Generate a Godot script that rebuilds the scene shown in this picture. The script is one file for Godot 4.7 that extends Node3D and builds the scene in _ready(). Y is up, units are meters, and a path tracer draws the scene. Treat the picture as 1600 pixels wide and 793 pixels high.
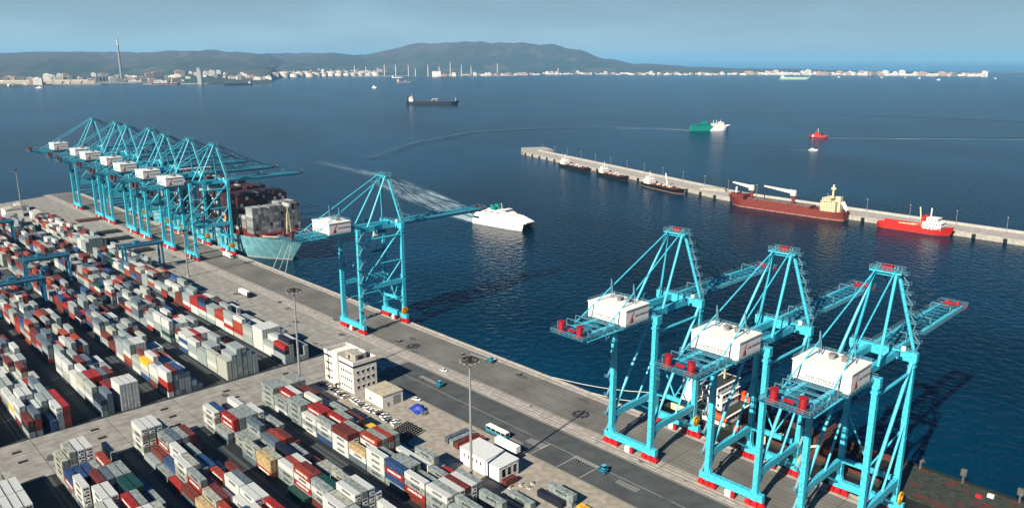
extends Node3D
# A container port seen from high above its yard. X runs along the quay, -Z points out over the water, y is up, metres.

const CAM_H := 157.0
const SEA_Y := -3.0
const EARTH := 6371000.0
const QUAY_Z := -272.0
const YARD_PITCH := 2.85
const TIER := 2.6
const BAY := 12.8

var rng := RandomNumberGenerator.new()
var names := {}
var M := {}
var tex := {}
var mesh_cache := {}

# ---------------------------------------------------------------- helpers: names and tags
func numbered(parent: Node, called: String) -> String:
	var key = str(parent.get_instance_id()) + "/" + called
	var n = names.get(key, 0)
	names[key] = n + 1
	return called if n == 0 else "%s_%03d" % [called, n]

func tag(o: Node, label: String, category := "", group := "", kind := "") -> Node:
	if label: o.set_meta("label", label)
	if category: o.set_meta("category", category)
	if group: o.set_meta("group", group)
	if kind: o.set_meta("kind", kind)
	return o

func thing(called: String, label: String, category: String, at := Vector3.ZERO, turn := 0.0, group := "") -> Node3D:
	var o := Node3D.new()
	o.name = numbered(self, called)
	add_child(o, true)
	o.position = at
	o.rotation.y = turn
	tag(o, label, category, group)
	return o

func put(called: String, mesh: Mesh, parent: Node, at := Vector3.ZERO, turn := 0.0) -> MeshInstance3D:
	var o := MeshInstance3D.new()
	o.name = numbered(parent, called)
	o.mesh = mesh
	parent.add_child(o, true)
	o.position = at
	o.rotation.y = turn
	return o

func obj(called: String, st: SurfaceTool, m: Material, parent: Node = self) -> MeshInstance3D:
	return put(called, done(st, m), parent)

func struct(called: String, st: SurfaceTool, m: Material, label := "") -> MeshInstance3D:
	var o := obj(called, st, m, self)
	tag(o, label, "", "", "structure")
	return o

func dup(root: Node3D, at: Vector3, turn: float, label: String) -> Node3D:
	var r: Node3D = root.duplicate()
	var base := root.name.rstrip("0123456789").trim_suffix("_")
	r.name = numbered(self, base)
	add_child(r, true)
	r.position = at
	r.rotation.y = turn
	r.set_meta("label", label)
	return r

# ---------------------------------------------------------------- helpers: shapes
func mb() -> SurfaceTool:
	var st := SurfaceTool.new()
	st.begin(Mesh.PRIMITIVE_TRIANGLES)
	st.set_smooth_group(-1)
	return st

func done(st: SurfaceTool, m: Material) -> ArrayMesh:
	st.generate_normals()
	st.set_material(m)
	return st.commit()

func tri(st: SurfaceTool, a: Vector3, b: Vector3, c: Vector3) -> void:   # seen counter-clockwise from outside
	st.add_vertex(a); st.add_vertex(c); st.add_vertex(b)

func quad(st: SurfaceTool, a: Vector3, b: Vector3, c: Vector3, d: Vector3) -> void:
	tri(st, a, b, c); tri(st, a, c, d)

func hexa(st: SurfaceTool, p: Array) -> void:   # p[0..3] bottom ring, p[4..7] top ring, both counter-clockwise from above
	quad(st, p[4], p[5], p[6], p[7])
	quad(st, p[3], p[2], p[1], p[0])
	for i in 4:
		var j = (i + 1) % 4
		quad(st, p[i], p[j], p[j + 4], p[i + 4])

func nth(k: int) -> String:   # 0 -> first, 12 -> thirteenth, 25 -> twenty-sixth
	if k < 20: return ["first", "second", "third", "fourth", "fifth", "sixth", "seventh", "eighth", "ninth", "tenth", "eleventh", "twelfth", "thirteenth", "fourteenth", "fifteenth", "sixteenth", "seventeenth", "eighteenth", "nineteenth", "twentieth"][k]
	var tens: String = ["twenty", "thirty", "forty", "fifty", "sixty"][(k + 1) / 10 - 2]
	if (k + 1) % 10 == 0: return tens.trim_suffix("y") + "ieth"
	return tens + "-" + nth((k + 1) % 10 - 1)

func box(st: SurfaceTool, c: Vector3, s: Vector3, b := Basis.IDENTITY) -> void:
	var h := s * 0.5
	var p := []
	for y in [-h.y, h.y]:
		for q in [[-1, 1], [1, 1], [1, -1], [-1, -1]]:
			p.append(c + b * Vector3(q[0] * h.x, y, q[1] * h.z))
	hexa(st, p)

func span(st: SurfaceTool, lo: Vector3, hi: Vector3) -> void:
	box(st, (lo + hi) * 0.5, (hi - lo).abs())

func frame_of(a: Vector3, b: Vector3) -> Basis:
	var d := (b - a).normalized()
	var up := Vector3.UP if abs(d.y) < 0.97 else Vector3.RIGHT
	var x := up.cross(d).normalized()
	return Basis(x, d.cross(x), d)   # x across, y up, z along

func bar(st: SurfaceTool, a: Vector3, b: Vector3, w: float, h := -1.0) -> void:
	var hh = w if h < 0 else h
	box(st, (a + b) * 0.5, Vector3(w, hh, (b - a).length()), frame_of(a, b))

func tube(st: SurfaceTool, a: Vector3, b: Vector3, r: float, n := 8, r2 := -1.0, caps := true) -> void:
	var f := frame_of(a, b)
	var rb = r if r2 < 0 else r2
	for i in n:
		var t0 := TAU * i / n
		var t1 := TAU * (i + 1) / n
		var u0: Vector3 = f.x * cos(t0) + f.y * sin(t0)
		var u1: Vector3 = f.x * cos(t1) + f.y * sin(t1)
		quad(st, a + u0 * r, a + u1 * r, b + u1 * rb, b + u0 * rb)
		if caps:
			tri(st, a, a + u1 * r, a + u0 * r)
			tri(st, b, b + u0 * rb, b + u1 * rb)

func dome(st: SurfaceTool, c: Vector3, r: float, hy: float, n := 12, rings := 4) -> void:
	for j in rings:
		var a0 := PI * 0.5 * j / rings
		var a1 := PI * 0.5 * (j + 1) / rings
		for i in n:
			var t0 := TAU * i / n
			var t1 := TAU * (i + 1) / n
			var p := func(a, t): return c + Vector3(cos(a) * cos(t) * r, sin(a) * hy, -cos(a) * sin(t) * r)
			quad(st, p.call(a0, t0), p.call(a0, t1), p.call(a1, t1), p.call(a1, t0))

func sheet(st: SurfaceTool, pts: Array, y: float) -> void:   # flat polygon given as Vector2(x, z), any winding
	var pv := PackedVector2Array(pts)
	var idx := Geometry2D.triangulate_polygon(pv)
	for i in range(0, idx.size(), 3):
		var a := Vector3(pv[idx[i]].x, y, pv[idx[i]].y)
		var b := Vector3(pv[idx[i + 1]].x, y, pv[idx[i + 1]].y)
		var c := Vector3(pv[idx[i + 2]].x, y, pv[idx[i + 2]].y)
		if (b - a).cross(c - a).y > 0: tri(st, a, b, c)
		else: tri(st, a, c, b)

func rect(st: SurfaceTool, x0: float, x1: float, z0: float, z1: float, y: float) -> void:
	sheet(st, [Vector2(x0, z0), Vector2(x1, z0), Vector2(x1, z1), Vector2(x0, z1)], y)

func slab(st: SurfaceTool, pts: Array, y0: float, y1: float) -> void:   # prism, pts counter-clockwise or not
	sheet(st, pts, y1)
	var area := 0.0
	for i in pts.size():
		var p: Vector2 = pts[i]
		var q: Vector2 = pts[(i + 1) % pts.size()]
		area += p.x * q.y - q.x * p.y
	for i in pts.size():
		var p: Vector2 = pts[i]
		var q: Vector2 = pts[(i + 1) % pts.size()]
		if area > 0:
			var s := p
			p = q
			q = s
		quad(st, Vector3(p.x, y0, p.y), Vector3(q.x, y0, q.y), Vector3(q.x, y1, q.y), Vector3(p.x, y1, p.y))

func rail_line(st: SurfaceTool, pts: Array, h := 1.1, step := 2.5, t := 0.09) -> void:   # handrail with posts
	for i in pts.size() - 1:
		var a: Vector3 = pts[i]
		var b: Vector3 = pts[i + 1]
		for k in [0.55, 1.0]:
			bar(st, a + Vector3(0, h * k, 0), b + Vector3(0, h * k, 0), t)
		var n = max(1, int((b - a).length() / step))
		for j in n + 1:
			var p := a.lerp(b, float(j) / n)
			bar(st, p, p + Vector3(0, h, 0), t)

func letters(text: String, height: float, m: Material, parent: Node, at: Vector3, turn := 0.0, called := "lettering") -> void:
	var key := text + str(height) + str(m.get_instance_id())
	if not mesh_cache.has(key):
		var t := TextMesh.new()
		t.text = text
		var f := SystemFont.new()
		f.font_names = PackedStringArray(["Droid Sans"])
		f.font_weight = 700
		t.font = f
		t.font_size = 24
		t.pixel_size = height / 17.0
		t.depth = 0.03
		t.curve_step = 4.0
		t.material = m
		mesh_cache[key] = t
	put(called, mesh_cache[key], parent, at, turn)

# ---------------------------------------------------------------- helpers: materials
func noise_tex(key: String, seed_: int, freq: float, lo: float, hi: float, octaves := 4, kind := FastNoiseLite.TYPE_SIMPLEX_SMOOTH, size := 512) -> NoiseTexture2D:
	if tex.has(key): return tex[key]
	var n := FastNoiseLite.new()
	n.seed = seed_
	n.noise_type = kind
	n.frequency = freq
	n.fractal_octaves = octaves
	var t := NoiseTexture2D.new()
	t.width = size
	t.height = size
	t.seamless = true
	t.noise = n
	var g := Gradient.new()
	g.set_color(0, Color(lo, lo, lo))
	g.set_color(1, Color(hi, hi, hi))
	t.color_ramp = g
	tex[key] = t
	return t

func rust_tex(key: String, seed_: int, freq: float, dirty: Color, clean: Color) -> void:   # mostly clean paint with dirty and faded blotches
	var t := noise_tex(key, seed_, freq, 0.5, 1.0, 6)
	var g := Gradient.new()
	g.set_color(0, dirty)
	g.set_color(1, Color(1, 1, 1))
	g.add_point(0.38, dirty.lerp(clean, 0.5))
	g.add_point(0.52, clean)
	t.color_ramp = g

func normal_tex(key: String, seed_: int, freq: float, strength: float, octaves := 3, size := 512) -> NoiseTexture2D:
	if tex.has(key): return tex[key]
	var n := FastNoiseLite.new()
	n.seed = seed_
	n.noise_type = FastNoiseLite.TYPE_SIMPLEX_SMOOTH
	n.frequency = freq
	n.fractal_octaves = octaves
	var t := NoiseTexture2D.new()
	t.width = size
	t.height = size
	t.seamless = true
	t.noise = n
	t.as_normal_map = true
	t.bump_strength = strength
	tex[key] = t
	return t

func mat(key: String, c: Color, rough := 0.6, metal := 0.0, grime := "grime", scale := 0.08) -> StandardMaterial3D:
	if M.has(key): return M[key]
	var m := StandardMaterial3D.new()
	m.resource_name = key
	m.albedo_color = c
	m.roughness = rough
	m.metallic = metal
	if grime:
		m.albedo_texture = tex[grime]
		m.uv1_triplanar = true
		m.uv1_world_triplanar = true
		m.uv1_scale = Vector3.ONE * scale
	M[key] = m
	return m

func drop(x: float, z: float) -> float:   # how far the round earth falls away below the tangent plane
	return -(x * x + z * z) / (2.0 * EARTH)

func sea_at(x: float, z: float) -> Vector3:
	return Vector3(x, SEA_Y + drop(x, z), z)

# ---------------------------------------------------------------- the scene
func _ready() -> void:
	rng.seed = 20240611
	setup_view()
	make_materials()
	build_sea()
	build_coast()
	build_terminal()
	build_pier()
	build_ship_cranes()
	build_container_ship()
	build_berth_ship()
	build_traffic_at_sea()
	build_pier_ships()
	build_yard()
	build_yard_cranes()
	build_office_area()
	build_vehicles()
	build_masts()
	build_quay_fittings()

func setup_view() -> void:
	var cam := Camera3D.new()
	cam.name = "camera"
	add_child(cam)
	cam.fov = 36.45
	cam.near = 1.0
	cam.far = 60000.0
	cam.look_at_from_position(Vector3(0, CAM_H, 0), Vector3(0, CAM_H, 0) + Vector3(-0.70069, -0.23912, -0.67223) * 10.0, Vector3.UP)
	cam.current = true

	var sky_mat := ProceduralSkyMaterial.new()
	sky_mat.sky_top_color = Color(0.02, 0.24, 0.46)
	sky_mat.sky_horizon_color = Color(0.525, 0.60, 0.605)
	sky_mat.sky_curve = 0.095
	sky_mat.ground_bottom_color = Color(0.06, 0.13, 0.19)
	sky_mat.ground_horizon_color = Color(0.40, 0.56, 0.64)
	sky_mat.sky_energy_multiplier = 0.82
	sky_mat.sky_cover = cloud_cover()
	sky_mat.sky_cover_modulate = Color(0.72, 0.73, 0.73)
	var sky := Sky.new()
	sky.sky_material = sky_mat
	var env := Environment.new()
	env.background_mode = Environment.BG_SKY
	env.sky = sky
	env.tonemap_mode = Environment.TONE_MAPPER_LINEAR
	env.tonemap_exposure = 2.3
	env.ambient_light_source = Environment.AMBIENT_SOURCE_SKY
	env.sdfgi_enabled = true
	env.ssao_enabled = true
	env.ssil_enabled = true
	env.fog_enabled = true
	env.fog_light_color = Color(0.365, 0.575, 0.72)
	env.fog_density = 0.000029
	var we := WorldEnvironment.new()
	we.name = "world_environment"
	we.environment = env
	add_child(we)

	var sun := DirectionalLight3D.new()
	sun.name = "sun"
	add_child(sun)
	sun.look_at_from_position(Vector3.ZERO, Vector3(-14.4, -53.2, -80.6), Vector3.UP)
	sun.light_color = Color(1.0, 0.95, 0.87)
	sun.light_energy = 1.6
	sun.light_angular_distance = 0.5
	sun.shadow_enabled = true

func cloud_cover() -> ImageTexture:   # thin drifting veils, the same all round the sky
	var w := 1024
	var h := 512
	var n := FastNoiseLite.new()
	n.seed = 21
	n.frequency = 0.9
	n.fractal_octaves = 5
	var img := Image.create(w, h, false, Image.FORMAT_RGBA8)
	for y in h:
		var el := (0.5 - (y + 0.5) / h) * PI
		for x in w:
			var az := (x + 0.5) / w * TAU + 1.0
			var p := Vector3(cos(az) * cos(el), sin(el) * 5.0, sin(az) * cos(el)) * 3.2
			var v := n.get_noise_3dv(p) * 0.5 + 0.5
			var al := (0.13 + clampf((v - 0.42) * 0.5, 0.0, 0.14)) * smoothstep(-0.06, 0.05, el) * (1.0 - 0.92 * smoothstep(0.075, 0.19, el))
			img.set_pixel(x, y, Color(0.76, 0.92, 0.98, al))
	return ImageTexture.create_from_image(img)

func make_materials() -> void:
	rust_tex("grime", 3, 0.008, Color(0.70, 0.66, 0.62), Color(0.90, 0.90, 0.89))
	rust_tex("crane_grime", 14, 0.016, Color(0.78, 0.77, 0.74), Color(0.94, 0.94, 0.94))
	noise_tex("grime_light", 4, 0.02, 0.88, 1.0, 5)
	noise_tex("concrete", 5, 0.015, 0.76, 1.0, 6)
	noise_tex("patchy", 6, 0.006, 0.7, 1.0, 6)
	noise_tex("streak", 7, 0.03, 0.8, 1.0, 3)
	noise_tex("scrub", 8, 0.02, 0.45, 1.0, 6)
	mat("yard_crane_blue", Color(0.09, 0.42, 0.56), 0.5, 0.0, "crane_grime", 0.09)
	mat("crane", Color(0.23, 0.69, 0.79), 0.5, 0.0, "crane_grime", 0.09)
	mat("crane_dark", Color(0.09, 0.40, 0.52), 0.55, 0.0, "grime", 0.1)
	mat("rail_steel", Color(0.34, 0.52, 0.58), 0.5, 0.2, "grime_light")
	mat("bogie_red", Color(0.72, 0.06, 0.10), 0.5)
	mat("drum_dark", Color(0.30, 0.07, 0.12), 0.5)
	mat("drum_red", Color(0.60, 0.05, 0.11), 0.5)
	mat("house_white", Color(0.84, 0.835, 0.82), 0.55, 0.0, "grime_light", 0.06)
	mat("white", Color(0.86, 0.86, 0.84), 0.5, 0.0, "grime_light", 0.08)
	mat("off_white", Color(0.80, 0.78, 0.72), 0.7, 0.0, "grime_light", 0.08)
	mat("grey", Color(0.48, 0.49, 0.49), 0.7)
	mat("dark", Color(0.05, 0.055, 0.06), 0.7)
	mat("black_hull", Color(0.035, 0.045, 0.06), 0.5)
	mat("glass", Color(0.03, 0.05, 0.07), 0.1, 0.0, "")
	mat("yellow", Color(0.85, 0.62, 0.06), 0.5)
	mat("orange", Color(0.85, 0.28, 0.05), 0.5)
	mat("cable", Color(0.12, 0.13, 0.14), 0.6, 0.0, "")
	mat("rope", Color(0.75, 0.74, 0.70), 0.9, 0.0, "")
	mat("rubber", Color(0.03, 0.03, 0.03), 0.9, 0.0, "")
	mat("house_letter", Color(0.30, 0.31, 0.36), 0.6, 0.0, "")
	mat("letter_dark", Color(0.07, 0.09, 0.16), 0.6, 0.0, "")
	mat("letter_white", Color(0.88, 0.88, 0.86), 0.6, 0.0, "")
	mat("letter_red", Color(0.75, 0.08, 0.10), 0.6, 0.0, "")
	mat("marking", Color(0.62, 0.62, 0.60), 0.9, 0.0, "concrete", 0.4)
	mat("ship_blue", Color(0.40, 0.62, 0.68), 0.5, 0.0, "grime", 0.03)
	mat("ship_red", Color(0.42, 0.08, 0.07), 0.6, 0.0, "grime", 0.05)
	mat("rust_red", Color(0.44, 0.16, 0.135), 0.7, 0.0, "grime", 0.08)
	mat("bright_red", Color(0.68, 0.11, 0.09), 0.5, 0.0, "grime_light", 0.08)
	mat("deck_brown", Color(0.30, 0.14, 0.11), 0.8, 0.0, "concrete", 0.1)
	mat("deck_green", Color(0.21, 0.245, 0.205), 0.85, 0.0, "scrub", 0.03)
	mat("rust_patch", Color(0.36, 0.19, 0.16), 0.9, 0.0, "scrub", 0.12)
	mat("cream", Color(0.80, 0.76, 0.61), 0.6, 0.0, "grime_light", 0.1)
	mat("ferry_green", Color(0.03, 0.46, 0.42), 0.45, 0.0, "grime_light", 0.06)
	mat("pier", Color(0.62, 0.61, 0.585), 0.9, 0.0, "concrete", 0.02)
	mat("apron", Color(0.525, 0.52, 0.50), 0.9, 0.0, "concrete", 0.018)
	mat("apron_light", Color(0.64, 0.62, 0.59), 0.9, 0.0, "concrete", 0.03)
	mat("apron_dark", Color(0.415, 0.415, 0.40), 0.9, 0.0, "patchy", 0.012)
	mat("road_asphalt", Color(0.26, 0.28, 0.285), 0.9, 0.0, "patchy", 0.03)
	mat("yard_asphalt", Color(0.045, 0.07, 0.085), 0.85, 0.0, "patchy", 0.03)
	mat("sand_ground", Color(0.57, 0.545, 0.50), 0.95, 0.0, "concrete", 0.03)
	mat("joint", Color(0.20, 0.19, 0.18), 0.9, 0.0, "")
	mat("tarp_blue", Color(0.04, 0.20, 0.58), 0.6, 0.0, "grime", 0.3)
	mat("plaster", Color(0.84, 0.82, 0.78), 0.8, 0.0, "grime_light", 0.06)
	mat("roof_grey", Color(0.60, 0.585, 0.55), 0.85, 0.0, "concrete", 0.06)
	mat("weathered_grey", Color(0.34, 0.35, 0.35), 0.8)
	mat("galvanised", Color(0.55, 0.56, 0.56), 0.5, 0.3, "grime_light")
	mat("hull_white", Color(0.90, 0.90, 0.89), 0.35, 0.0, "grime_light", 0.03)

# ---------------------------------------------------------------- sea
func build_sea() -> void:
	var wm := StandardMaterial3D.new()
	wm.resource_name = "sea_water"
	wm.albedo_color = Color(0.0, 0.20, 0.30)
	wm.vertex_color_use_as_albedo = true
	wm.albedo_texture = noise_tex("sea_tone", 11, 0.004, 0.78, 1.0, 4)
	wm.roughness = 0.2
	wm.metallic_specular = 0.15
	wm.uv1_triplanar = true
	wm.uv1_world_triplanar = true
	wm.uv1_scale = Vector3.ONE * (1.0 / 420.0)
	wm.normal_enabled = true
	wm.normal_scale = 1.0
	wm.normal_texture = normal_tex("sea_ripple", 12, 0.05, 1.35, 5, 1024)
	M["sea"] = wm
	var st := mb()
	st.set_smooth_group(0)
	var rings := [0.0, 150.0]
	while rings[-1] < 40000.0: rings.append(rings[-1] + clampf(rings[-1] * 0.09, 40.0, 3000.0))
	var n := 220
	var tone := FastNoiseLite.new()   # currents and wind patches: broad bands of lighter and darker water
	tone.seed = 31
	tone.frequency = 0.0016
	tone.fractal_octaves = 4
	for j in rings.size() - 1:
		for i in n:
			var idx := [[j, i], [j + 1, i + 1], [j + 1, i], [j, i], [j, i + 1], [j + 1, i + 1]]
			if j == 0: idx = [[0, 0], [1, i + 1], [1, i]]
			for q in idx:
				var t: float = TAU * q[1] / n
				var p := sea_at(rings[q[0]] * cos(t), -rings[q[0]] * sin(t))
				var v := 0.62 + 0.75 * tone.get_noise_2d(p.x * 0.55 + p.z * 0.35, p.z * 1.5 - p.x * 0.5)
				st.set_color(Color(1, 1, 1) * clampf(v, 0.25, 1.0))
				st.add_vertex(p)
	struct("water", st, wm, "dark blue bay water")

# ---------------------------------------------------------------- the far shore across the bay
# each row: bearing in degrees from the bay's middle, shore distance, ridge distance, ridge height, foothill height (km and m)
const SHORE := [
	[-42.0, 6.5, 15.0, 330.0, 70.0], [-32.8, 6.7, 15.0, 330.0, 75.0], [-29.4, 7.2, 15.0, 345.0, 80.0], [-26.6, 8.0, 15.5, 355.0, 85.0],
	[-22.0, 7.05, 15.5, 375.0, 120.0], [-19.5, 6.75, 16.0, 405.0, 135.0], [-17.2, 6.9, 16.0, 385.0, 125.0], [-16.2, 10.1, 16.0, 375.0, 100.0],
	[-12.7, 11.1, 16.0, 365.0, 90.0], [-10.1, 11.6, 16.5, 385.0, 70.0], [-8.3, 11.3, 17.0, 470.0, 60.0], [-6.4, 11.0, 17.0, 570.0, 60.0],
	[-4.6, 10.9, 17.0, 600.0, 60.0], [-2.8, 11.4, 17.0, 640.0, 60.0], [0.0, 12.1, 17.0, 618.0, 60.0], [2.8, 13.0, 17.0, 560.0, 60.0],
	[4.6, 13.0, 17.0, 465.0, 60.0], [6.9, 13.0, 17.0, 290.0, 60.0], [9.2, 12.8, 17.0, 180.0, 55.0], [13.6, 12.6, 17.0, 120.0, 50.0],
	[17.9, 13.6, 17.0, 85.0, 40.0], [25.8, 13.2, 17.0, 45.0, 25.0], [30.9, 12.8, 17.0, 30.0, 14.0], [31.3, 16.0, 17.5, 8.0, 4.0], [36.0, 16.6, 17.5, 6.0, 3.0], [42.0, 17.0, 17.6, 4.0, 2.0]]

var ridge_noise := FastNoiseLite.new()

func shore_row(deg: float) -> Array:
	for i in SHORE.size() - 1:
		var a: Array = SHORE[i]
		var b: Array = SHORE[i + 1]
		if deg <= b[0] or i == SHORE.size() - 2:
			var t := clampf((deg - a[0]) / (b[0] - a[0]), 0.0, 1.0)
			var s := t * t * (3.0 - 2.0 * t)
			return [deg, lerpf(a[1], b[1], t) * 1000.0, lerpf(a[2], b[2], s) * 1000.0, lerpf(a[3], b[3], s), lerpf(a[4], b[4], s)]
	return SHORE[0]

func bearing_dir(deg: float) -> Vector3:
	var a := deg_to_rad(deg)
	return Vector3(sin(a) * 0.69217 - cos(a) * 0.72173, 0, -sin(a) * 0.72173 - cos(a) * 0.69217)

func land_height(deg: float, d: float) -> float:   # height above the sea
	var r := shore_row(deg)
	if d < r[1]: return 0.0
	var p := bearing_dir(deg) * d
	var n := ridge_noise.get_noise_2d(p.x, p.z)
	var n2 := ridge_noise.get_noise_2d(p.x * 4.0 + 900.0, p.z * 4.0)
	var u := clampf((d - r[1]) / (r[2] - r[1]), 0.0, 1.0)
	var foot: float = r[4] * smoothstep(0.0, 0.3, u) * (0.75 + 0.5 * n)
	var main: float = (r[3] - r[4] * 0.8) * smoothstep(0.3, 1.0, u)
	var h: float = 3.0 + foot + main + r[3] * (0.11 * n + 0.07 * n2) * smoothstep(0.12, 0.6, u)
	if d > r[2]: h *= 1.0 - 0.6 * smoothstep(0.0, 4000.0, d - r[2])
	return max(h, 2.0)

func far_at(deg: float, inland: float, up := 0.0) -> Vector3:
	var d: float = shore_row(deg)[1] + inland
	var p := bearing_dir(deg) * d
	return Vector3(p.x, SEA_Y + drop(p.x, p.z) + land_height(deg, d) + up, p.z)

func build_coast() -> void:
	ridge_noise.seed = 5
	ridge_noise.frequency = 0.00045
	ridge_noise.fractal_octaves = 4
	var hm := mat("hill_scrub", Color(1, 1, 1), 0.95, 0.0, "scrub", 0.00045)
	hm.vertex_color_use_as_albedo = true
	var st := mb()
	st.set_smooth_group(0)
	var na := 260
	var nr := 44
	var grid := []
	for i in na + 1:
		var deg := -42.0 + 84.0 * i / na
		var row := []
		var r := shore_row(deg)
		for j in nr + 1:
			var u := float(j) / nr
			var d: float = r[1] + 1.0 + (r[2] + 3500.0 - r[1]) * pow(u, 1.4)
			var p := bearing_dir(deg) * d
			row.append(Vector3(p.x, SEA_Y + drop(p.x, p.z) + (land_height(deg, d) if j > 0 else -1.0), p.z))
		grid.append(row)
	for i in na:
		for j in nr:
			for q in [[i, j], [i + 1, j + 1], [i + 1, j], [i, j], [i, j + 1], [i + 1, j + 1]]:
				var p3: Vector3 = grid[q[0]][q[1]]
				var u := float(q[1]) / nr
				var nn := ridge_noise.get_noise_2d(p3.x * 2.2 + 300.0, p3.z * 2.2) + 0.6 * ridge_noise.get_noise_2d(p3.x * 7.0, p3.z * 7.0)
				var wood := Color(0.03, 0.055, 0.035)
				var field := Color(0.14, 0.11, 0.08)
				var heath := Color(0.105, 0.085, 0.065)
				var col: Color = wood.lerp(field, smoothstep(0.02, 0.4, nn)) if u < 0.45 else wood.lerp(heath, smoothstep(0.35, 0.75, u)).lerp(field, 0.7 * smoothstep(0.08, 0.5, nn))
				st.set_color(col)
				st.add_vertex(p3)
	struct("hills", st, hm, "low dark ridge and long hill behind the far shore")

	# buildings: four shapes shared by all
	var shapes := []
	var wall := mat("far_wall", Color(0.82, 0.80, 0.77), 0.8, 0.0, "grime_light", 0.02)
	var pink := mat("far_wall_pink", Color(0.68, 0.58, 0.52), 0.8, 0.0, "grime_light", 0.02)
	var tile := mat("far_roof", Color(0.55, 0.36, 0.28), 0.9)
	for v in 6:
		var s := mb()
		var w := 26.0 + 10.0 * v
		var dd := 18.0 + 4.0 * (v % 3)
		var h := 14.0 + 6.0 * ((v * 2) % 5)
		span(s, Vector3(-w / 2, -10, -dd / 2), Vector3(w / 2, h, dd / 2))
		span(s, Vector3(-w * 0.3, h, -dd * 0.3), Vector3(w * 0.1, h + 5.0, dd * 0.3))
		shapes.append([done(s, [wall, M.grey, wall, M.off_white, pink, wall][v]), w, h, dd])
	var win := []
	for v in 6:
		var s := mb()
		for fl in int(shapes[v][2] / 6.0):
			for side in [-1.0, 1.0]:
				box(s, Vector3(0, 4.0 + fl * 6.0, side * shapes[v][3] * 0.5), Vector3(shapes[v][1] * 0.86, 1.6, 0.3))
		win.append(done(s, M.glass))
	var zones := [
		["works building among the factories by the far chimney", "white buildings round the far chimney", -32.7, -22.5, 60.0, 1500.0, 64, 1.1],
		["building in the pale line along the far headland crest", "white buildings along the far headland", -23.0, -15.6, 850.0, 1500.0, 34, 1.0],
		["house behind the oil tanks across the bay", "houses behind the oil tanks", -16.0, -9.0, 700.0, 1600.0, 30, 1.0],
		["harbour building on the shore under the long hill", "harbour buildings under the long hill", -5.5, 8.0, 40.0, 420.0, 62, 1.0],
		["waterfront block on the shore past the hill", "waterfront blocks past the hill", 8.0, 16.0, 40.0, 500.0, 40, 1.15],
		["apartment block of the far seaside town", "blocks of the far seaside town", 16.2, 30.9, 30.0, 420.0, 92, 1.5]]
	for z in zones:
		for k in z[6]:
			var deg: float = lerpf(z[2], z[3], (k + rng.randf_range(0.0, 1.0)) / z[6])
			var inland: float = z[4] + (z[5] - z[4]) * pow(rng.randf(), 1.15)
			var v := rng.randi() % 6
			var where: String = ["its chimney end", "its middle", "its seaward end"][clampi(int(3.0 * k / z[6]), 0, 2)]
			var look: String = ["small white", "broad grey", "tall white", "long cream", "pinkish", "big white"][v]
			var b := thing("far_building", "%s %s, toward %s" % [look, z[0], where], "building", far_at(deg, inland), rng.randf_range(-0.4, 0.4) + deg_to_rad(46.2 - deg), z[1])
			b.scale = Vector3(1, 1, 1) * z[7] * rng.randf_range(0.75, 1.25)
			put("walls", shapes[v][0], b)
			put("window_band", win[v], b).set_meta("kind", "stuff")
	# pale terraces of the quarry/stockyard at the far end of the shore
	var yard_m := mat("stock_shed", Color(0.80, 0.74, 0.66), 0.85, 0.0, "grime_light", 0.01)
	var s0 := mb()
	span(s0, Vector3(-330, -10, -60), Vector3(330, 26, 60))
	slab(s0, [Vector2(-330, -60), Vector2(330, -60), Vector2(300, 0), Vector2(-300, 0)], 26, 34)
	var shed := thing("stock_shed", "long pale flat roofed shed on the far shore, left of the tall chimney", "shed", far_at(-30.5, 330.0), deg_to_rad(76.6))
	obj("walls", s0, yard_m, shed)

	for q in [[-29.2, 20.0, 420.0, 9.0, "low pale quay along the far shore, landward of the tall chimney"], [-26.0, -40.0, 500.0, 8.0, "long pale quay jutting out under the tall far chimney"], [-22.6, -30.0, 620.0, 9.0, "long pale quay with moored bulk ships by the far silo"], [-9.0, 10.0, 900.0, 8.0, "long pale quay wall in front of the far oil tanks"], [-1.5, 0.0, 700.0, 7.0, "long pale quay wall under the far long hill"]]:
		var qb := mb()
		span(qb, Vector3(-q[2] / 2, -8, -25), Vector3(q[2] / 2, q[3], 25))
		var dd: float = shore_row(q[0])[1] + q[1]
		var pp := bearing_dir(q[0]) * dd
		var qt := thing("far_quay", q[4], "quay", sea_at(pp.x, pp.z), deg_to_rad(46.2 - q[0]))
		obj("quay_wall", qb, M.pier, qt)
		for k in 3:
			var cr := mb()
			var cx: float = q[2] * (k - 1) * 0.3
			for dx in [-9.0, 9.0]: bar(cr, Vector3(cx + dx, q[3], 0), Vector3(cx, q[3] + 46, 0), 3.0)
			bar(cr, Vector3(cx - 12, q[3] + 40, 0), Vector3(cx + 26, q[3] + 66, -8), 3.0)
			obj("jib_crane", cr, M.crane_dark, qt)
	# chimney
	var ch := thing("chimney", "tall slender chimney standing above the far shore's factories", "chimney", far_at(-26.3, 250.0))
	var c := mb()
	tube(c, Vector3(0, -5, 0), Vector3(0, 385, 0), 12.0, 14, 7.0)
	obj("shaft", c, mat("chimney_shaft", Color(0.55, 0.56, 0.56), 0.8), ch)
	var cb := mb()
	for k in 3:
		tube(cb, Vector3(0, 330 + k * 18.0, 0), Vector3(0, 338 + k * 18.0, 0), 8.6 - k * 0.3, 14)
	obj("band", cb, M.white, ch)
	var plant := thing("power_station", "grey power station block at the foot of the tall far chimney", "power station", far_at(-27.0, 260.0), deg_to_rad(73.2))
	var pl := mb()
	span(pl, Vector3(-90, -5, -40), Vector3(60, 55, 40)); span(pl, Vector3(60, -5, -40), Vector3(120, 34, 40)); span(pl, Vector3(-60, 55, -30), Vector3(0, 80, 30))
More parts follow.
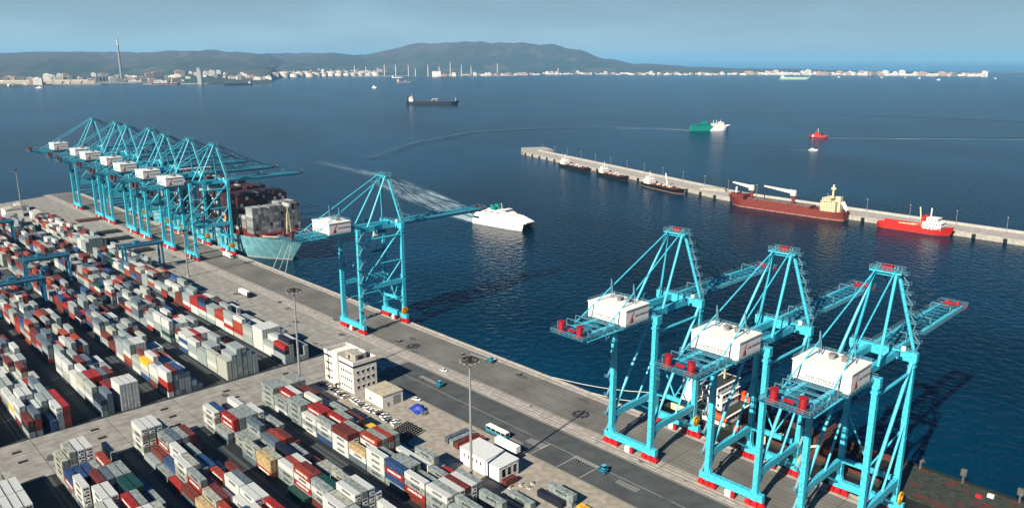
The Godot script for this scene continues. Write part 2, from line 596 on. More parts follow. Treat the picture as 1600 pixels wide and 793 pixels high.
	obj("walls", pl, M.grey, plant)
	var pv := mb()
	for k in 5: span(pv, Vector3(-82 + k * 28.0, 10, 40), Vector3(-66 + k * 28.0, 44, 41))
	obj("window", pv, M.glass, plant)
	var silo := thing("silo_tower", "pale silo tower rising over the far quay beside a moored ship", "silo", far_at(-21.55, 45.0))
	var si := mb()
	for k in 3: tube(si, Vector3(-22 + k * 22.0, -5, 0), Vector3(-22 + k * 22.0, 118, 0), 14, 14)
	span(si, Vector3(-34, 118, -12), Vector3(34, 132, 12))
	obj("silo", si, M.galvanised, silo)

	# oil tanks
	var tank := mb()
	tube(tank, Vector3(0, -8, 0), Vector3(0, 34, 0), 46, 22)
	var tank_m := done(tank, mat("tank_paint", Color(0.78, 0.75, 0.70), 0.6, 0.0, "grime_light", 0.02))
	var roof := mb()
	tube(roof, Vector3(0, 34, 0), Vector3(0, 40, 0), 46, 22, 6.0)
	var roof_m := done(roof, mat("tank_roof", Color(0.72, 0.60, 0.52), 0.7))
	for k in 26:
		var deg2 := -16.0 + 6.3 * (k % 13) / 12.0 + rng.randf_range(-0.12, 0.12)
		var t := thing("oil_tank", "round white oil tank, %s from the headland in the %s row across the bay" % [nth(k % 13), ["front", "back"][k / 13]], "storage tank", far_at(deg2, 110.0 + 330.0 * (k / 13) + rng.randf_range(0, 90)), 0, ["front row of oil tanks", "back row of oil tanks"][k / 13])
		t.scale = Vector3.ONE * rng.randf_range(1.0, 1.5)
		put("shell", tank_m, t)
		put("roof", roof_m, t)
	var stack := mb()
	tube(stack, Vector3(0, -5, 0), Vector3(0, 190, 0), 6.5, 8, 4.0)
	var stack_m := done(stack, M.off_white)
	var ring := mb()
	tube(ring, Vector3(0, 176, 0), Vector3(0, 186, 0), 6.5, 8)
	var ring_m := done(ring, M.bogie_red)
	for deg3 in [-9.6, -9.1, -8.3, -7.4, -6.9, -6.0, -5.2, -4.4, -3.6, -2.9, -11.2, -10.4, -1.0, 3.4]:
		var t := thing("refinery_stack", "thin pale refinery stack on the shore under the long hill", "chimney", far_at(deg3 - 0.05, 200.0 + rng.randf_range(0, 150)), 0, "refinery stacks across the bay")
		t.scale = Vector3(1, rng.randf_range(0.55, 1.05), 1)
		put("shaft", stack_m, t)
		put("band", ring_m, t)
	var dep := thing("depot_block", "big white cube shaped depot beside the refinery stacks", "building", far_at(-5.45, 60.0), deg_to_rad(51.6))
	var db := mb()
	span(db, Vector3(-60, -5, -40), Vector3(60, 70, 40))
	obj("walls", db, wall, dep)
	var dbr := mb()
	span(dbr, Vector3(-62, 70, -42), Vector3(62, 74, 42))
	obj("roof", dbr, M.roof_grey, dep)

# ---------------------------------------------------------------- quay, roads, yard ground
func build_terminal() -> void:
	var land := [Vector2(-1085, QUAY_Z), Vector2(-1048, -184), Vector2(-1075, -120), Vector2(-1130, 60), Vector2(-1100, 260), Vector2(420, 260), Vector2(420, QUAY_Z)]
	var st := mb()
	slab(st, land, -12.0, 0.0)
	struct("ground", st, M.apron, "pale concrete terminal ground")
	st = mb()
	span(st, Vector3(-1085, 0.0, QUAY_Z), Vector3(420, 0.28, QUAY_Z + 1.1))
	struct("quay_kerb", st, M.apron_light, "pale concrete kerb along the quay edge")
	st = mb()
	rect(st, -1083, 420, -268.0, -241.0, 0.006)
	struct("apron_paving", st, M.apron_dark, "worn grey paving between the crane rails")
	st = mb()
	rect(st, -1078, 420, -241.0, -232.5, 0.010)
	struct("apron_paving", st, M.apron_light, "pale concrete strip under the landward crane rail")
	st = mb()
	rect(st, -1080, 420, -270.9, -266.6, 0.010)
	struct("apron_paving", st, M.apron_light, "pale concrete strip under the seaward crane rail")
	st = mb()
	rect(st, -322, 420, -232.0, -206.0, 0.012)
	rect(st, -322, -300, -206.0, -203.0, 0.012)
	struct("road", st, M.road_asphalt, "smooth dark grey asphalt road along the quay")
	# crane rails and cable slots
	st = mb()
	for z in [-238.3, -237.7, -269.2, -268.6]:
		span(st, Vector3(-1080, 0.0, z - 0.06), Vector3(420, 0.05, z + 0.06))
	for z in [-243.6, -262.8, -249.0, -256.0]:
		span(st, Vector3(-1080, 0.0, z - 0.14), Vector3(420, 0.022, z + 0.14))
	struct("crane_rails", st, M.joint, "dark crane rails and cable slots in the quay")
	# yard asphalt, one sheet per section
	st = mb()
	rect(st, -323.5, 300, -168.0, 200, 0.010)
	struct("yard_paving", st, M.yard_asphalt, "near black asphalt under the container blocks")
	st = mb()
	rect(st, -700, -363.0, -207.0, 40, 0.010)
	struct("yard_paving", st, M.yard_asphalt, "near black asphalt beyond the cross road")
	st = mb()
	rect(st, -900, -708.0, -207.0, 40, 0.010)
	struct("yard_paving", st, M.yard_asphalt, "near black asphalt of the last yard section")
	st = mb()
	rect(st, -322, -150, -206.0, -170.0, 0.006)
	struct("yard_paving", st, M.sand_ground, "tan worn ground round the office building")
	# pale runway beams for the yard cranes, inside the dark paving
	st = mb()
	for k in 6:
		var z0: float = [-60.0, -89.5, -119.5, -149.5, -181.0, -31.0][k]
		for zz in [z0 + 2.6, z0 - 25.2]:
			rect(st, -698, -364, zz - 0.75, zz + 0.75, 0.014)
			rect(st, -898, -709, zz - 0.75, zz + 0.75, 0.014)
			if k != 4: rect(st, -322, 250, zz - 0.75, zz + 0.75, 0.014)
	struct("crane_runway", st, mat("runway", Color(0.22, 0.25, 0.26), 0.9, 0.0, "concrete", 0.1), "grey wheel tracks of the yard cranes")
	# tyre and cable wear running along the apron
	st = mb()
	for q in [[-266.0, 0.5], [-264.4, 0.3], [-260.6, 0.9], [-258.3, 0.35], [-254.0, 0.6], [-251.2, 0.4], [-246.6, 0.8], [-244.9, 0.3], [-240.0, 0.5], [-235.6, 0.45], [-233.8, 0.3]]:
		rect(st, -1078, 420, q[0] - q[1] * 0.5, q[0] + q[1] * 0.5, 0.020)
	struct("wear_strips", st, mat("wear", Color(0.37, 0.355, 0.34), 0.95, 0.0, "concrete", 0.02), "dark worn strips running along the quay apron")
	# slab joints
	st = mb()
	var x := -1060.0
	while x < 200.0:
		rect(st, x, x + 0.22, -271.0, -233.0, 0.026)
		x += 31.0
	x = -1050.0
	while x < -330.0:
		rect(st, x, x + 0.2, -232.0, -208.0, 0.016)
		x += 24.0
	rect(st, -1050, -325, -222.1, -221.9, 0.018)
	rect(st, -1050, -325, -213.1, -212.9, 0.018)
	for zz in [-60.0, -90.0, -120.0, -150.0, -180.0]:
		rect(st, -362.5, -324.5, zz - 0.1, zz + 0.1, 0.016)
	for xx in [-356.0, -350.5, -336.0, -331.0]:
		rect(st, xx, xx + 0.25, -206, 60, 0.018)
	struct("slab_joints", st, M.joint, "thin dark joints between the concrete slabs")
	# oil and water stains
	st = mb()
	for k in 70:
		var cx := rng.randf_range(-700, -60)
		var cz: float = [rng.randf_range(-266, -234), rng.randf_range(-231, -207), rng.randf_range(-231, -207)][k % 3]
		if k % 5 == 4:
			cx = rng.randf_range(-361, -326)
			cz = rng.randf_range(-200, 0)
		var pts := []
		var rr := rng.randf_range(0.8, 3.6)
		for j in 9: pts.append(Vector2(cx + cos(TAU * j / 9.0) * rr * rng.randf_range(0.6, 1.5), cz + sin(TAU * j / 9.0) * rr * rng.randf_range(0.3, 0.8)))
		sheet(st, pts, 0.030 + 0.0002 * k)
	struct("oil_stains", st, mat("stain", Color(0.30, 0.30, 0.30), 0.9, 0.0, "concrete", 0.1), "dark oil stains on the quay and roads")
	# drain covers on the cross road
	for z in [-50.0, -80.0, -110.0, -140.0, -172.0, -20.0]:
		for dx in [-353.5, -343.0]:
			for dz in [-1.8]:
				var d := mb()
				span(d, Vector3(dx - 1.1, 0, z + dz - 3.0), Vector3(dx + 1.1, 0.05, z + dz + 0.4))
				var o := obj("drain_cover", d, M.dark)
				tag(o, "dark iron drain cover let into the pale cross road", "drain cover", "drain covers along the cross road")
	# painted lines
	st = mb()
	rect(st, -318, 300, -219.2, -218.95, 0.018)
	rect(st, -318, 300, -206.5, -206.2, 0.018)
	rect(st, -322, 300, -231.6, -231.3, 0.018)
	for k in 16:
		rect(st, -226.0 + k * 0.85, -225.7 + k * 0.85, -211.5, -207.5, 0.018)
	for k in 12:
		rect(st, -214.0 + k * 0.85, -213.7 + k * 0.85, -217.6, -213.0, 0.018)
	for k in 12:
		rect(st, -166.0 + k * 0.85, -165.7 + k * 0.85, -217.6, -214.4, 0.018)
	for xx in [-205.0, -178.0, -190.0]:
		rect(st, xx, xx + 0.35, -219.0, -207.0, 0.020)
	struct("road_markings", st, M.marking, "faded white lines and hatching on the quay road")

# ---------------------------------------------------------------- the pier across the basin
func build_pier() -> void:
	var p := [Vector2(-1004, -990), Vector2(-489, -823), Vector2(-171, -806), Vector2(240, -784)]
	var near := []
	var far := []
	for i in p.size():
		var a: Vector2 = p[max(0, i - 1)]
		var b: Vector2 = p[min(p.size() - 1, i + 1)]
		var d := (b - a).normalized()
		var n := Vector2(d.y, -d.x)
		if n.y > 0: n = -n
		near.append(p[i])
		far.append(p[i] + n * 34.0)
	var ring := near.duplicate()
	far.reverse()
	ring.append_array(far)
	far.reverse()
	var st := mb()
	slab(st, ring, -14.0, 2.0)
	var pier := thing("pier", "long pale concrete pier lying across the water", "pier", Vector3.ZERO)
	obj("deck", st, M.pier, pier)
	st = mb()
	slab(st, [Vector2(-1052, -1034), Vector2(-1002, -984), Vector2(-985, -1052), Vector2(-1030, -1075)], -14.0, 2.6)
	obj("pier_head", st, M.pier, pier)
	st = mb()
	for i in 3:
		var a2: Vector2 = far[i]
		var b2: Vector2 = far[i + 1]
		bar(st, Vector3(a2.x, 3.0, a2.y + 2.0), Vector3(b2.x, 3.0, b2.y + 2.0), 3.0, 2.6)
	obj("parapet", st, mat("pier_parapet", Color(0.66, 0.65, 0.625), 0.9, 0.0, "concrete", 0.04), pier)
	# piers of the substructure showing as dark recesses under the deck edge, and rubber fenders
	var fend := mb()
	tube(fend, Vector3(0, -2.5, 0), Vector3(0, 1.2, 0), 1.7, 10)
	var fm := done(fend, M.rubber)
	for i in 3:
		var a3: Vector2 = p[i]
		var b3: Vector2 = p[i + 1]
		var n3 := int((b3 - a3).length() / 26.0)
		for k in n3:
			var q := a3.lerp(b3, (k + 0.5) / n3)
			put("fender", fm, pier, Vector3(q.x, 0, q.y + 1.4))
	# lamps along the far side
	var pole := mb()
	tube(pole, Vector3(0, 2, 0), Vector3(0, 16, 0), 0.24, 8, 0.14)
	var pole_m := done(pole, M.galvanised)
	var head := mb()
	span(head, Vector3(-0.3, 15.9, -0.3), Vector3(0.3, 16.2, 1.8))
	var head_m := done(head, M.white)
	var lamp_no := 0
	for i in 3:
		var a4: Vector2 = far[i]
		var b4: Vector2 = far[i + 1]
		var n4 := int((b4 - a4).length() / 42.0)
		for k in n4:
			var q := a4.lerp(b4, (k + 0.5) / n4)
			if q.x > 40: continue
			var t := thing("pier_lamp", "slim grey lamp post, %s from the outer end of the long pier" % nth(lamp_no), "lamp post", Vector3(q.x, 0, q.y + 5.0), 0, "lamp posts along the pier")
			lamp_no += 1
			put("pole", pole_m, t)
			put("lamp_head", head_m, t)
	# concrete ramp box at the bend
	var rp := thing("pier_shelter", "low rounded concrete store on the pier past the red ship's bow", "store", Vector3(-520, 2, -852), 0.3)
	st = mb()
	slab(st, [Vector2(-16, -5), Vector2(16, -5), Vector2(16, 5), Vector2(-16, 5)], 0, 2.6)
	obj("walls", st, M.pier, rp)
	st = mb()
	slab(st, [Vector2(-14, -4), Vector2(14, -4), Vector2(14, 4), Vector2(-14, 4)], 2.6, 4.0)
	obj("roof", st, M.roof_grey, rp)

# ---------------------------------------------------------------- ship-to-shore cranes
func crane_bogies(t: Node3D, x: float, z: float) -> void:
	var st := mb()
	for k in 3:
		var q := x + (k - 1) * 2.6
		span(st, Vector3(q - 1.15, 0.35, z - 0.9), Vector3(q + 1.15, 1.6, z + 0.9))
		hexa(st, [Vector3(q - 1.15, 1.6, z + 0.8), Vector3(q + 1.15, 1.6, z + 0.8), Vector3(q + 1.15, 1.6, z - 0.8), Vector3(q - 1.15, 1.6, z - 0.8),
			Vector3(q - 0.5, 2.5, z + 0.7), Vector3(q + 0.5, 2.5, z + 0.7), Vector3(q + 0.5, 2.5, z - 0.7), Vector3(q - 0.5, 2.5, z - 0.7)])
	span(st, Vector3(x - 3.4, 2.3, z - 0.6), Vector3(x + 3.4, 3.1, z + 0.6))
	var bo := obj("bogie", st, M.bogie_red, t)
	var wh := mb()
	for k in 6:
		var q2 := x - 3.4 + k * 1.36
		tube(wh, Vector3(q2, 0.45, z - 0.35), Vector3(q2, 0.45, z + 0.35), 0.42, 8)
	obj("wheels", wh, M.dark, bo)

func make_crane(older := false) -> Node3D:
	var pb := 25.6 if older else 12.4   # underside of the portal beams
	var drum_m: Material = M.drum_dark if older else M.drum_red
	# local: x along the quay, +z landward; rails at z = +15.5 (land) and -15.5 (water)
	var t := thing("quay_crane", "", "crane", Vector3.ZERO, 0, "blue quay cranes")
	var cm: Material = M.crane
	var zl := 15.5
	var zw := -15.5
	for x in [-10.0, 10.0]:
		for z in [zl, zw]:
			var st := mb()
			var top := 60.0
			hexa(st, [Vector3(x - 0.95, 3.0, z + 1.2), Vector3(x + 0.95, 3.0, z + 1.2), Vector3(x + 0.95, 3.0, z - 1.2), Vector3(x - 0.95, 3.0, z - 1.2),
				Vector3(x - 0.85, top, z + 0.95), Vector3(x + 0.85, top, z + 0.95), Vector3(x + 0.85, top, z - 0.95), Vector3(x - 0.85, top, z - 0.95)])
			box(st, Vector3(x, 57.0, z), Vector3(2.3, 0.8, 2.5))
			box(st, Vector3(x, 30.0, z), Vector3(2.05, 0.5, 2.4))
			obj("leg", st, cm, t)
			crane_bogies(t, x, z)
	for z in [zl, zw]:
		var st := mb()
		span(st, Vector3(-13.2, 3.1, z - 1.0), Vector3(13.2, 5.9, z + 1.0))
		for s in [-1.0, 1.0]:   # haunches
			hexa(st, [Vector3(s * 9.2 - 0.8, 5.9, z + 0.8), Vector3(s * 9.2 + 0.8, 5.9, z + 0.8), Vector3(s * 9.2 + 0.8, 5.9, z - 0.8), Vector3(s * 9.2 - 0.8, 5.9, z - 0.8),
				Vector3(s * 9.4 - 0.3, 8.6, z + 0.8), Vector3(s * 9.4 + 0.3, 8.6, z + 0.8), Vector3(s * 9.4 + 0.3, 8.6, z - 0.8), Vector3(s * 9.4 - 0.3, 8.6, z - 0.8)])
		obj("sill_beam", st, cm, t)
		var cabp := mb()
		span(cabp, Vector3(-1.5, 0.4, z + 0.8), Vector3(0.8, 2.9, z + 1.7))
		obj("control_box", cabp, M.white, t)
		var cp2 := mb()
		span(cp2, Vector3(1.0, 0.4, z + 0.7), Vector3(2.2, 2.9, z + 1.5))
		obj("warning_panel", cp2, M.bogie_red, t)
	for x in [-10.0, 10.0]:
		var st := mb()
		span(st, Vector3(x - 0.75, pb, zw + 1), Vector3(x + 0.75, pb + 2.8, zl - 1))
		if not older:
			for s in [zl - 1.2, zw + 1.2]:   # sloping knees down the legs
				var dz := -3.4 if s > 0 else 3.4
				bar(st, Vector3(x, pb - 3.2, s), Vector3(x, pb + 0.5, s + dz), 1.2, 1.4)
		obj("portal_beam", st, cm, t)
		st = mb()
		if older:
			tube(st, Vector3(x, 58.6, zw + 0.8), Vector3(x, 29.4, zl - 1.5), 0.5, 8)
			tube(st, Vector3(x, 40.0, zw + 0.8), Vector3(x, 28.4, zl - 19), 0.4, 8)
			tube(st, Vector3(x, 40.0, zw + 0.8), Vector3(x, 40.0, zl - 14.4), 0.4, 8)
			tube(st, Vector3(x, 25.6, zl - 20), Vector3(x, 12.0, zw + 0.8), 0.35, 8)
			tube(st, Vector3(x, 17.0, zw + 0.8), Vector3(x, 17.0, zl - 1), 0.32, 8)
		else:
			tube(st, Vector3(x, 59.0, zw + 0.8), Vector3(x, 15.4, zl - 1.5), 0.62, 8)
			tube(st, Vector3(x, 15.0, zl - 14), Vector3(x, 5.0, zw + 0.8), 0.42, 8)
			tube(st, Vector3(x, 36.0, zw + 0.8), Vector3(x, 14.8, zl - 17), 0.42, 8)
		obj("diagonal_brace", st, cm, t)
		st = mb()
		tube(st, Vector3(x, 55.2, zw), Vector3(x, 55.2, zl), 0.55, 8)
		obj("tie_beam", st, cm, t)
	for z in [zl, zw]:
		var st := mb()
		span(st, Vector3(-11.4, 58.6, z - 1.1), Vector3(11.4, 62.0, z + 1.1))
		obj("cross_beam", st, cm, t)
	var wb := mb()
	span(wb, Vector3(-9.2, 13.2, zw - 0.6), Vector3(9.2, 15.0, zw + 0.6))
	tube(wb, Vector3(-9.3, 33.0, zw), Vector3(0, 15.0, zw), 0.35, 8)
	tube(wb, Vector3(9.3, 33.0, zw), Vector3(0, 15.0, zw), 0.35, 8)
	obj("cross_brace", wb, cm, t)
	# trolley girders over the portal and behind it
	for x in [-4.3, 4.3]:
		var st := mb()
		span(st, Vector3(x - 0.7, 59.0, zw), Vector3(x + 0.7, 61.6, 50.0))
		span(st, Vector3(x * 1.75 - 0.7, 60.3, 16), Vector3(x * 1.75 + 0.7, 60.6, 54.0))
		obj("trolley_girder", st, cm, t)
	var fl := mb()
	for k in 9:
		span(fl, Vector3(-7.6, 60.6, 17.0 + k * 4.4), Vector3(7.6, 61.1, 17.5 + k * 4.4))
	span(fl, Vector3(-7.9, 61.0, 47.0), Vector3(7.9, 61.3, 56.5))
	span(fl, Vector3(-9.6, 60.7, 18.0), Vector3(9.6, 61.2, 35.5))
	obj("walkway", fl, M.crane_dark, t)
	var rl := mb()
	rail_line(rl, [Vector3(-7.8, 61.3, 36), Vector3(-7.8, 61.3, 56.4), Vector3(7.8, 61.3, 56.4), Vector3(7.8, 61.3, 36)], 1.4, 2.2, 0.16)
	rail_line(rl, [Vector3(-9.6, 61.3, 18.0), Vector3(-9.6, 61.3, 35.5), Vector3(9.6, 61.3, 35.5), Vector3(9.6, 61.3, 18.0)], 1.2, 2.4, 0.14)
	rail_line(rl, [Vector3(-10.5, 62.0, zw + 1.1), Vector3(10.5, 62.0, zw + 1.1)], 1.4, 2.0, 0.14)
	rail_line(rl, [Vector3(-10.5, 62.0, zl + 1.1), Vector3(10.5, 62.0, zl + 1.1)], 1.4, 2.0, 0.14)
	for k in 4:   # hoops over the backreach
		var zz := 38.0 + k * 5.0
		for x in [-7.4, 7.4]: bar(rl, Vector3(x, 61.2, zz), Vector3(x, 64.4, zz), 0.22)
		bar(rl, Vector3(-7.4, 64.4, zz), Vector3(7.4, 64.4, zz), 0.22)
	obj("handrail", rl, M.rail_steel, t)
	# red hoist drums at the landward end
	for x in [-4.4, 4.4]:
		var dr := mb()
		tube(dr, Vector3(x, 61.4, 54.4), Vector3(x, 65.2, 54.0), 1.15, 14)
		tube(dr, Vector3(x, 65.2, 54.0), Vector3(x, 65.5, 54.0), 1.4, 14)
		span(dr, Vector3(x - 1.4, 61.3, 53.0), Vector3(x + 1.4, 62.0, 55.8))
		obj("hoist_drum", dr, drum_m, t)
	var pan := mb()
	span(pan, Vector3(-1.7, 62.3, 53.6), Vector3(1.7, 63.4, 53.9))
	obj("name_panel", pan, drum_m, t)
	# machinery house
	var hs := mb()
	span(hs, Vector3(-9.25, 61.3, 19.5), Vector3(9.25, 67.6, 33.6))
	var house := obj("machinery_house", hs, M.house_white, t)
	var rf := mb()
	span(rf, Vector3(-9.5, 67.6, 19.2), Vector3(9.5, 67.95, 33.9))
	obj("roof", rf, M.house_white, house)
	for q in [[-0.5, 25.5], [3.2, 25.0]]:
		var vt := mb()
		tube(vt, Vector3(q[0], 67.9, q[1]), Vector3(q[0], 69.2, q[1]), 0.9, 10)
		span(vt, Vector3(q[0] - 1.1, 69.0, q[1] - 1.6), Vector3(q[0] + 1.1, 69.5, q[1] + 0.6))
		obj("roof_vent", vt, M.grey, house)
	var rr := mb()
	rail_line(rr, [Vector3(-9.2, 67.9, 33.5), Vector3(-9.2, 67.9, 19.6), Vector3(9.2, 67.9, 19.6)], 1.1, 1.6, 0.12)
	obj("roof_rail", rr, M.rail_steel, house)
	letters("APM TERMINALS", 0.95, M.house_letter, house, Vector3(0.5, 63.4, 33.63), 0.0)
	letters("APM TERMINALS", 0.75, M.house_letter, house, Vector3(9.28, 64.6, 23.8), PI / 2)
	for k in 2:
		var lg := mb()
		if k == 0: hexa(lg, [Vector3(9.27, 62.2, 31.6), Vector3(9.27, 62.2, 30.6), Vector3(9.25, 62.2, 30.6), Vector3(9.25, 62.2, 31.6), Vector3(9.27, 66.6, 29.0), Vector3(9.27, 66.6, 28.4), Vector3(9.25, 66.6, 28.4), Vector3(9.25, 66.6, 29.0)])
		else: hexa(lg, [Vector3(9.27, 62.2, 30.3), Vector3(9.27, 62.2, 29.0), Vector3(9.25, 62.2, 29.0), Vector3(9.25, 62.2, 30.3), Vector3(9.27, 64.0, 29.6), Vector3(9.27, 64.0, 29.1), Vector3(9.25, 64.0, 29.1), Vector3(9.25, 64.0, 29.6)])
		obj("logo_stroke", lg, M.letter_red if k == 0 else M.letter_dark, house)
	# A-frame
	var apex_z := -11.0
	for x in [-1.0, 1.0]:
		var st := mb()
		tube(st, Vector3(x * 10.0, 62.0, zw), Vector3(x * 3.6, 89.5, apex_z), 0.62, 8)
		obj("mast_leg", st, cm, t)
		st = mb()
		tube(st, Vector3(x * 6.6, 62.0, 6.5), Vector3(x * 3.4, 89.5, apex_z + 1.6), 0.5, 8)
		obj("mast_stay", st, cm, t)
		st = mb()
		tube(st, Vector3(x * 7.0, 61.5, 44.0), Vector3(x * 3.0, 90.2, apex_z + 2.0), 0.26, 6)
		obj("back_stay", st, cm, t)
		var sp := mb()
		bar(sp, Vector3(x * 5.4, 67.9, 24.5), Vector3(x * 5.4, 75.6, 24.5), 0.3)
		bar(sp, Vector3(x * 5.4 + 1.2, 67.9, 24.5), Vector3(x * 5.4, 75.6, 24.5), 0.25)
		obj("stay_post", sp, M.rail_steel, t)
		var fs := mb()
		for k in [0.0, 1.0]:
			var zend: float = -84.0 + k * 34.0
			var prev := Vector3(x * 3.0, 90.4, apex_z - 1.5)
			for i in 10:
				var f := (i + 1) / 10.0
				var q := Vector3(lerpf(x * 3.0, x * 3.6, f), lerpf(90.4, 61.8, f) - sin(f * PI) * 3.4 * (1.0 - k * 0.6), lerpf(apex_z - 1.5, zend, f))
				tube(fs, prev, q, 0.2, 5, -1, false)
				prev = q
		obj("fore_stay", fs, M.crane_dark, t)
	var ap := mb()
	span(ap, Vector3(-5.2, 89.3, apex_z - 2.2), Vector3(5.2, 89.8, apex_z + 2.4))
	span(ap, Vector3(-4.2, 88.2, apex_z - 0.8), Vector3(4.2, 89.3, apex_z + 1.2))
	var apx := obj("apex_platform", ap, cm, t)
	var ar := mb()
	rail_line(ar, [Vector3(-5.2, 89.8, apex_z - 2.2), Vector3(5.2, 89.8, apex_z - 2.2), Vector3(5.2, 89.8, apex_z + 2.4), Vector3(-5.2, 89.8, apex_z + 2.4), Vector3(-5.2, 89.8, apex_z - 2.2)], 1.5, 1.3, 0.14)
	obj("platform_rail", ar, M.rail_steel, apx)
	var sh := mb()
	span(sh, Vector3(-1.7, 89.8, apex_z - 1.0), Vector3(1.7, 91.6, apex_z + 1.1))
	obj("sheave_housing", sh, M.crane_dark if older else M.drum_red, apx)
	for x in [-3.4, -2.4, 2.4, 3.4]:
		sh = mb()
		tube(sh, Vector3(x - 0.16, 90.7, apex_z), Vector3(x + 0.16, 90.7, apex_z), 0.95, 12)
		obj("sheave", sh, M.rail_steel, apx)
	# stairs zig-zagging up the mast
	var ladder := mb()
	for k in 8:
		var f0 := k / 8.0
		var f1 := (k + 1) / 8.0
		var a := Vector3(lerpf(10.2, 4.2, f0), lerpf(62.0, 89.0, f0), lerpf(zw, apex_z, f0) - 1.2)
		var b := Vector3(lerpf(10.2, 4.2, f1), lerpf(62.0, 89.0, f1), lerpf(zw, apex_z, f1) - 1.2)
		var side := 1.7
		bar(ladder, a + Vector3(side * (k % 2), 0, 0), b + Vector3(side * ((k + 1) % 2), 0, 0), 0.5, 0.3)
		box(ladder, b + Vector3(0.9, 0, 0), Vector3(2.6, 0.2, 1.6))
		rail_line(ladder, [b + Vector3(-0.3, 0, 0.7), b + Vector3(2.2, 0, 0.7), b + Vector3(2.2, 0, -0.7)], 1.2, 1.2, 0.12)
	obj("mast_stair", ladder, M.rail_steel, t)
	# boom
	for x in [-3.6, 3.6]:
		var st := mb()
		span(st, Vector3(x - 0.6, 59.3, -86.0), Vector3(x + 0.6, 61.6, zw))
		obj("boom_girder", st, cm, t)
	var bf := mb()
	for k in 15:
		var zz := zw - 3.0 - k * 4.8
		span(bf, Vector3(-3.0, 60.6, zz - 0.25), Vector3(3.0, 61.1, zz + 0.25))
		bar(bf, Vector3(-3.0, 60.9, zz), Vector3(3.0, 60.9, zz - 4.8), 0.2)
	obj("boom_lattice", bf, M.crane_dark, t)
	var br := mb()
	rail_line(br, [Vector3(-5.2, 61.0, zw), Vector3(-5.2, 61.0, -86.0)], 1.4, 2.8, 0.15)
	rail_line(br, [Vector3(5.2, 61.0, zw), Vector3(5.2, 61.0, -86.0)], 1.4, 2.8, 0.15)
	span(br, Vector3(4.3, 60.8, -86.0), Vector3(5.3, 61.0, zw))
	span(br, Vector3(-5.3, 60.8, -86.0), Vector3(-4.3, 61.0, zw))
	for k in 3:
		var zz2: float = [-26.0, -50.0, -72.0][k]
		for x in [-3.6, 3.6]: bar(br, Vector3(x, 61.6, zz2), Vector3(x, 64.6, zz2), 0.3)
		bar(br, Vector3(-3.6, 64.6, zz2), Vector3(3.6, 64.6, zz2), 0.3)
	obj("boom_walkway", br, M.rail_steel, t)
	var tip := mb()
	span(tip, Vector3(-5.4, 60.2, -89.5), Vector3(5.4, 61.0, -85.6))
	span(tip, Vector3(-2.6, 61.0, -88.2), Vector3(2.6, 61.9, -86.6))
	for x in [-2.0, 2.0]: tube(tip, Vector3(x - 0.3, 62.0, -87.4), Vector3(x + 0.3, 62.0, -87.4), 0.8, 10)
	obj("boom_tip", tip, drum_m, t)
	var tr2 := mb()
	rail_line(tr2, [Vector3(-5.3, 61.0, -85.8), Vector3(-5.3, 61.0, -89.4), Vector3(5.3, 61.0, -89.4), Vector3(5.3, 61.0, -85.8)], 1.4, 1.6, 0.15)
	obj("tip_rail", tr2, M.rail_steel, t)
	# trolley and driver's cab
	var tr := mb()
	span(tr, Vector3(-3.4, 56.6, -9.0), Vector3(3.4, 58.6, -3.0))
	for x in [-2.5, 2.5]:
		bar(tr, Vector3(x, 46.0, -6.0), Vector3(x, 56.6, -6.0), 0.12)
	span(tr, Vector3(-1.2, 44.6, -12.0), Vector3(1.2, 45.8, 0.0))
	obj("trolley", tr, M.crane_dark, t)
	var cb := mb()
	span(cb, Vector3(-5.8, 53.4, -8.0), Vector3(-3.6, 56.6, -4.6))
	obj("driver_cab", cb, M.white, t)
	var eq := mb()
	span(eq, Vector3(-8.6, 61.9, -2.6), Vector3(-6.6, 63.8, -0.2))
	obj("electrical_cabinet", eq, M.crane_dark, t)
	eq = mb()
	span(eq, Vector3(6.6, 61.9, -8.6), Vector3(8.0, 63.6, -7.2))
	obj("electrical_cabinet", eq, M.crane_dark, t)
	eq = mb()
	tube(eq, Vector3(7.0, 62.2, -14.2), Vector3(7.0, 63.6, -14.2), 0.75, 10)
	obj("floodlight", eq, M.white, t)
	var reel := mb()
	tube(reel, Vector3(12.0, 8.4, zw + 1.2), Vector3(12.6, 8.4, zw + 1.2), 2.3, 18)
	tube(reel, Vector3(11.7, 8.4, zw + 1.2), Vector3(12.9, 8.4, zw + 1.2), 0.8, 12)
	obj("cable_reel", reel, M.yellow, t)
	# stair tower up the landward leg
	var sr := mb()
	for k in 13:
		var y0 := 6.0 + k * 4.1
		var zz3 := 1.5 if k % 2 == 0 else -1.5
		bar(sr, Vector3(-11.9, y0, zl + zz3), Vector3(-11.9, y0 + 4.1, zl - zz3), 0.8, 0.25)
		box(sr, Vector3(-11.9, y0 + 4.1, zl - zz3 * 1.2), Vector3(1.5, 0.18, 1.5))
		rail_line(sr, [Vector3(-12.5, y0 + 4.1, zl - zz3 * 1.7), Vector3(-11.2, y0 + 4.1, zl - zz3 * 1.7)], 1.1, 1.3, 0.12)
	obj("leg_stair", sr, M.rail_steel, t)
	if older:   # lift shaft beside the stair leg and a second post under the portal
		sr = mb()
		for q in [[-11.6, 12.6], [-13.2, 12.6], [-11.6, 14.2], [-13.2, 14.2]]: bar(sr, Vector3(q[0], 3.0, q[1]), Vector3(q[0], 27.0, q[1]), 0.22)
		for k in 8: box(sr, Vector3(-12.4, 4.0 + k * 3.2, 13.4), Vector3(1.8, 0.15, 1.8))
		obj("lift_shaft", sr, M.crane, t)
		sr = mb()
		span(sr, Vector3(-12.8, 36.0, 12.4), Vector3(-11.2, 39.0, 14.0))
		obj("lift_car", sr, M.dark, t)
	return t

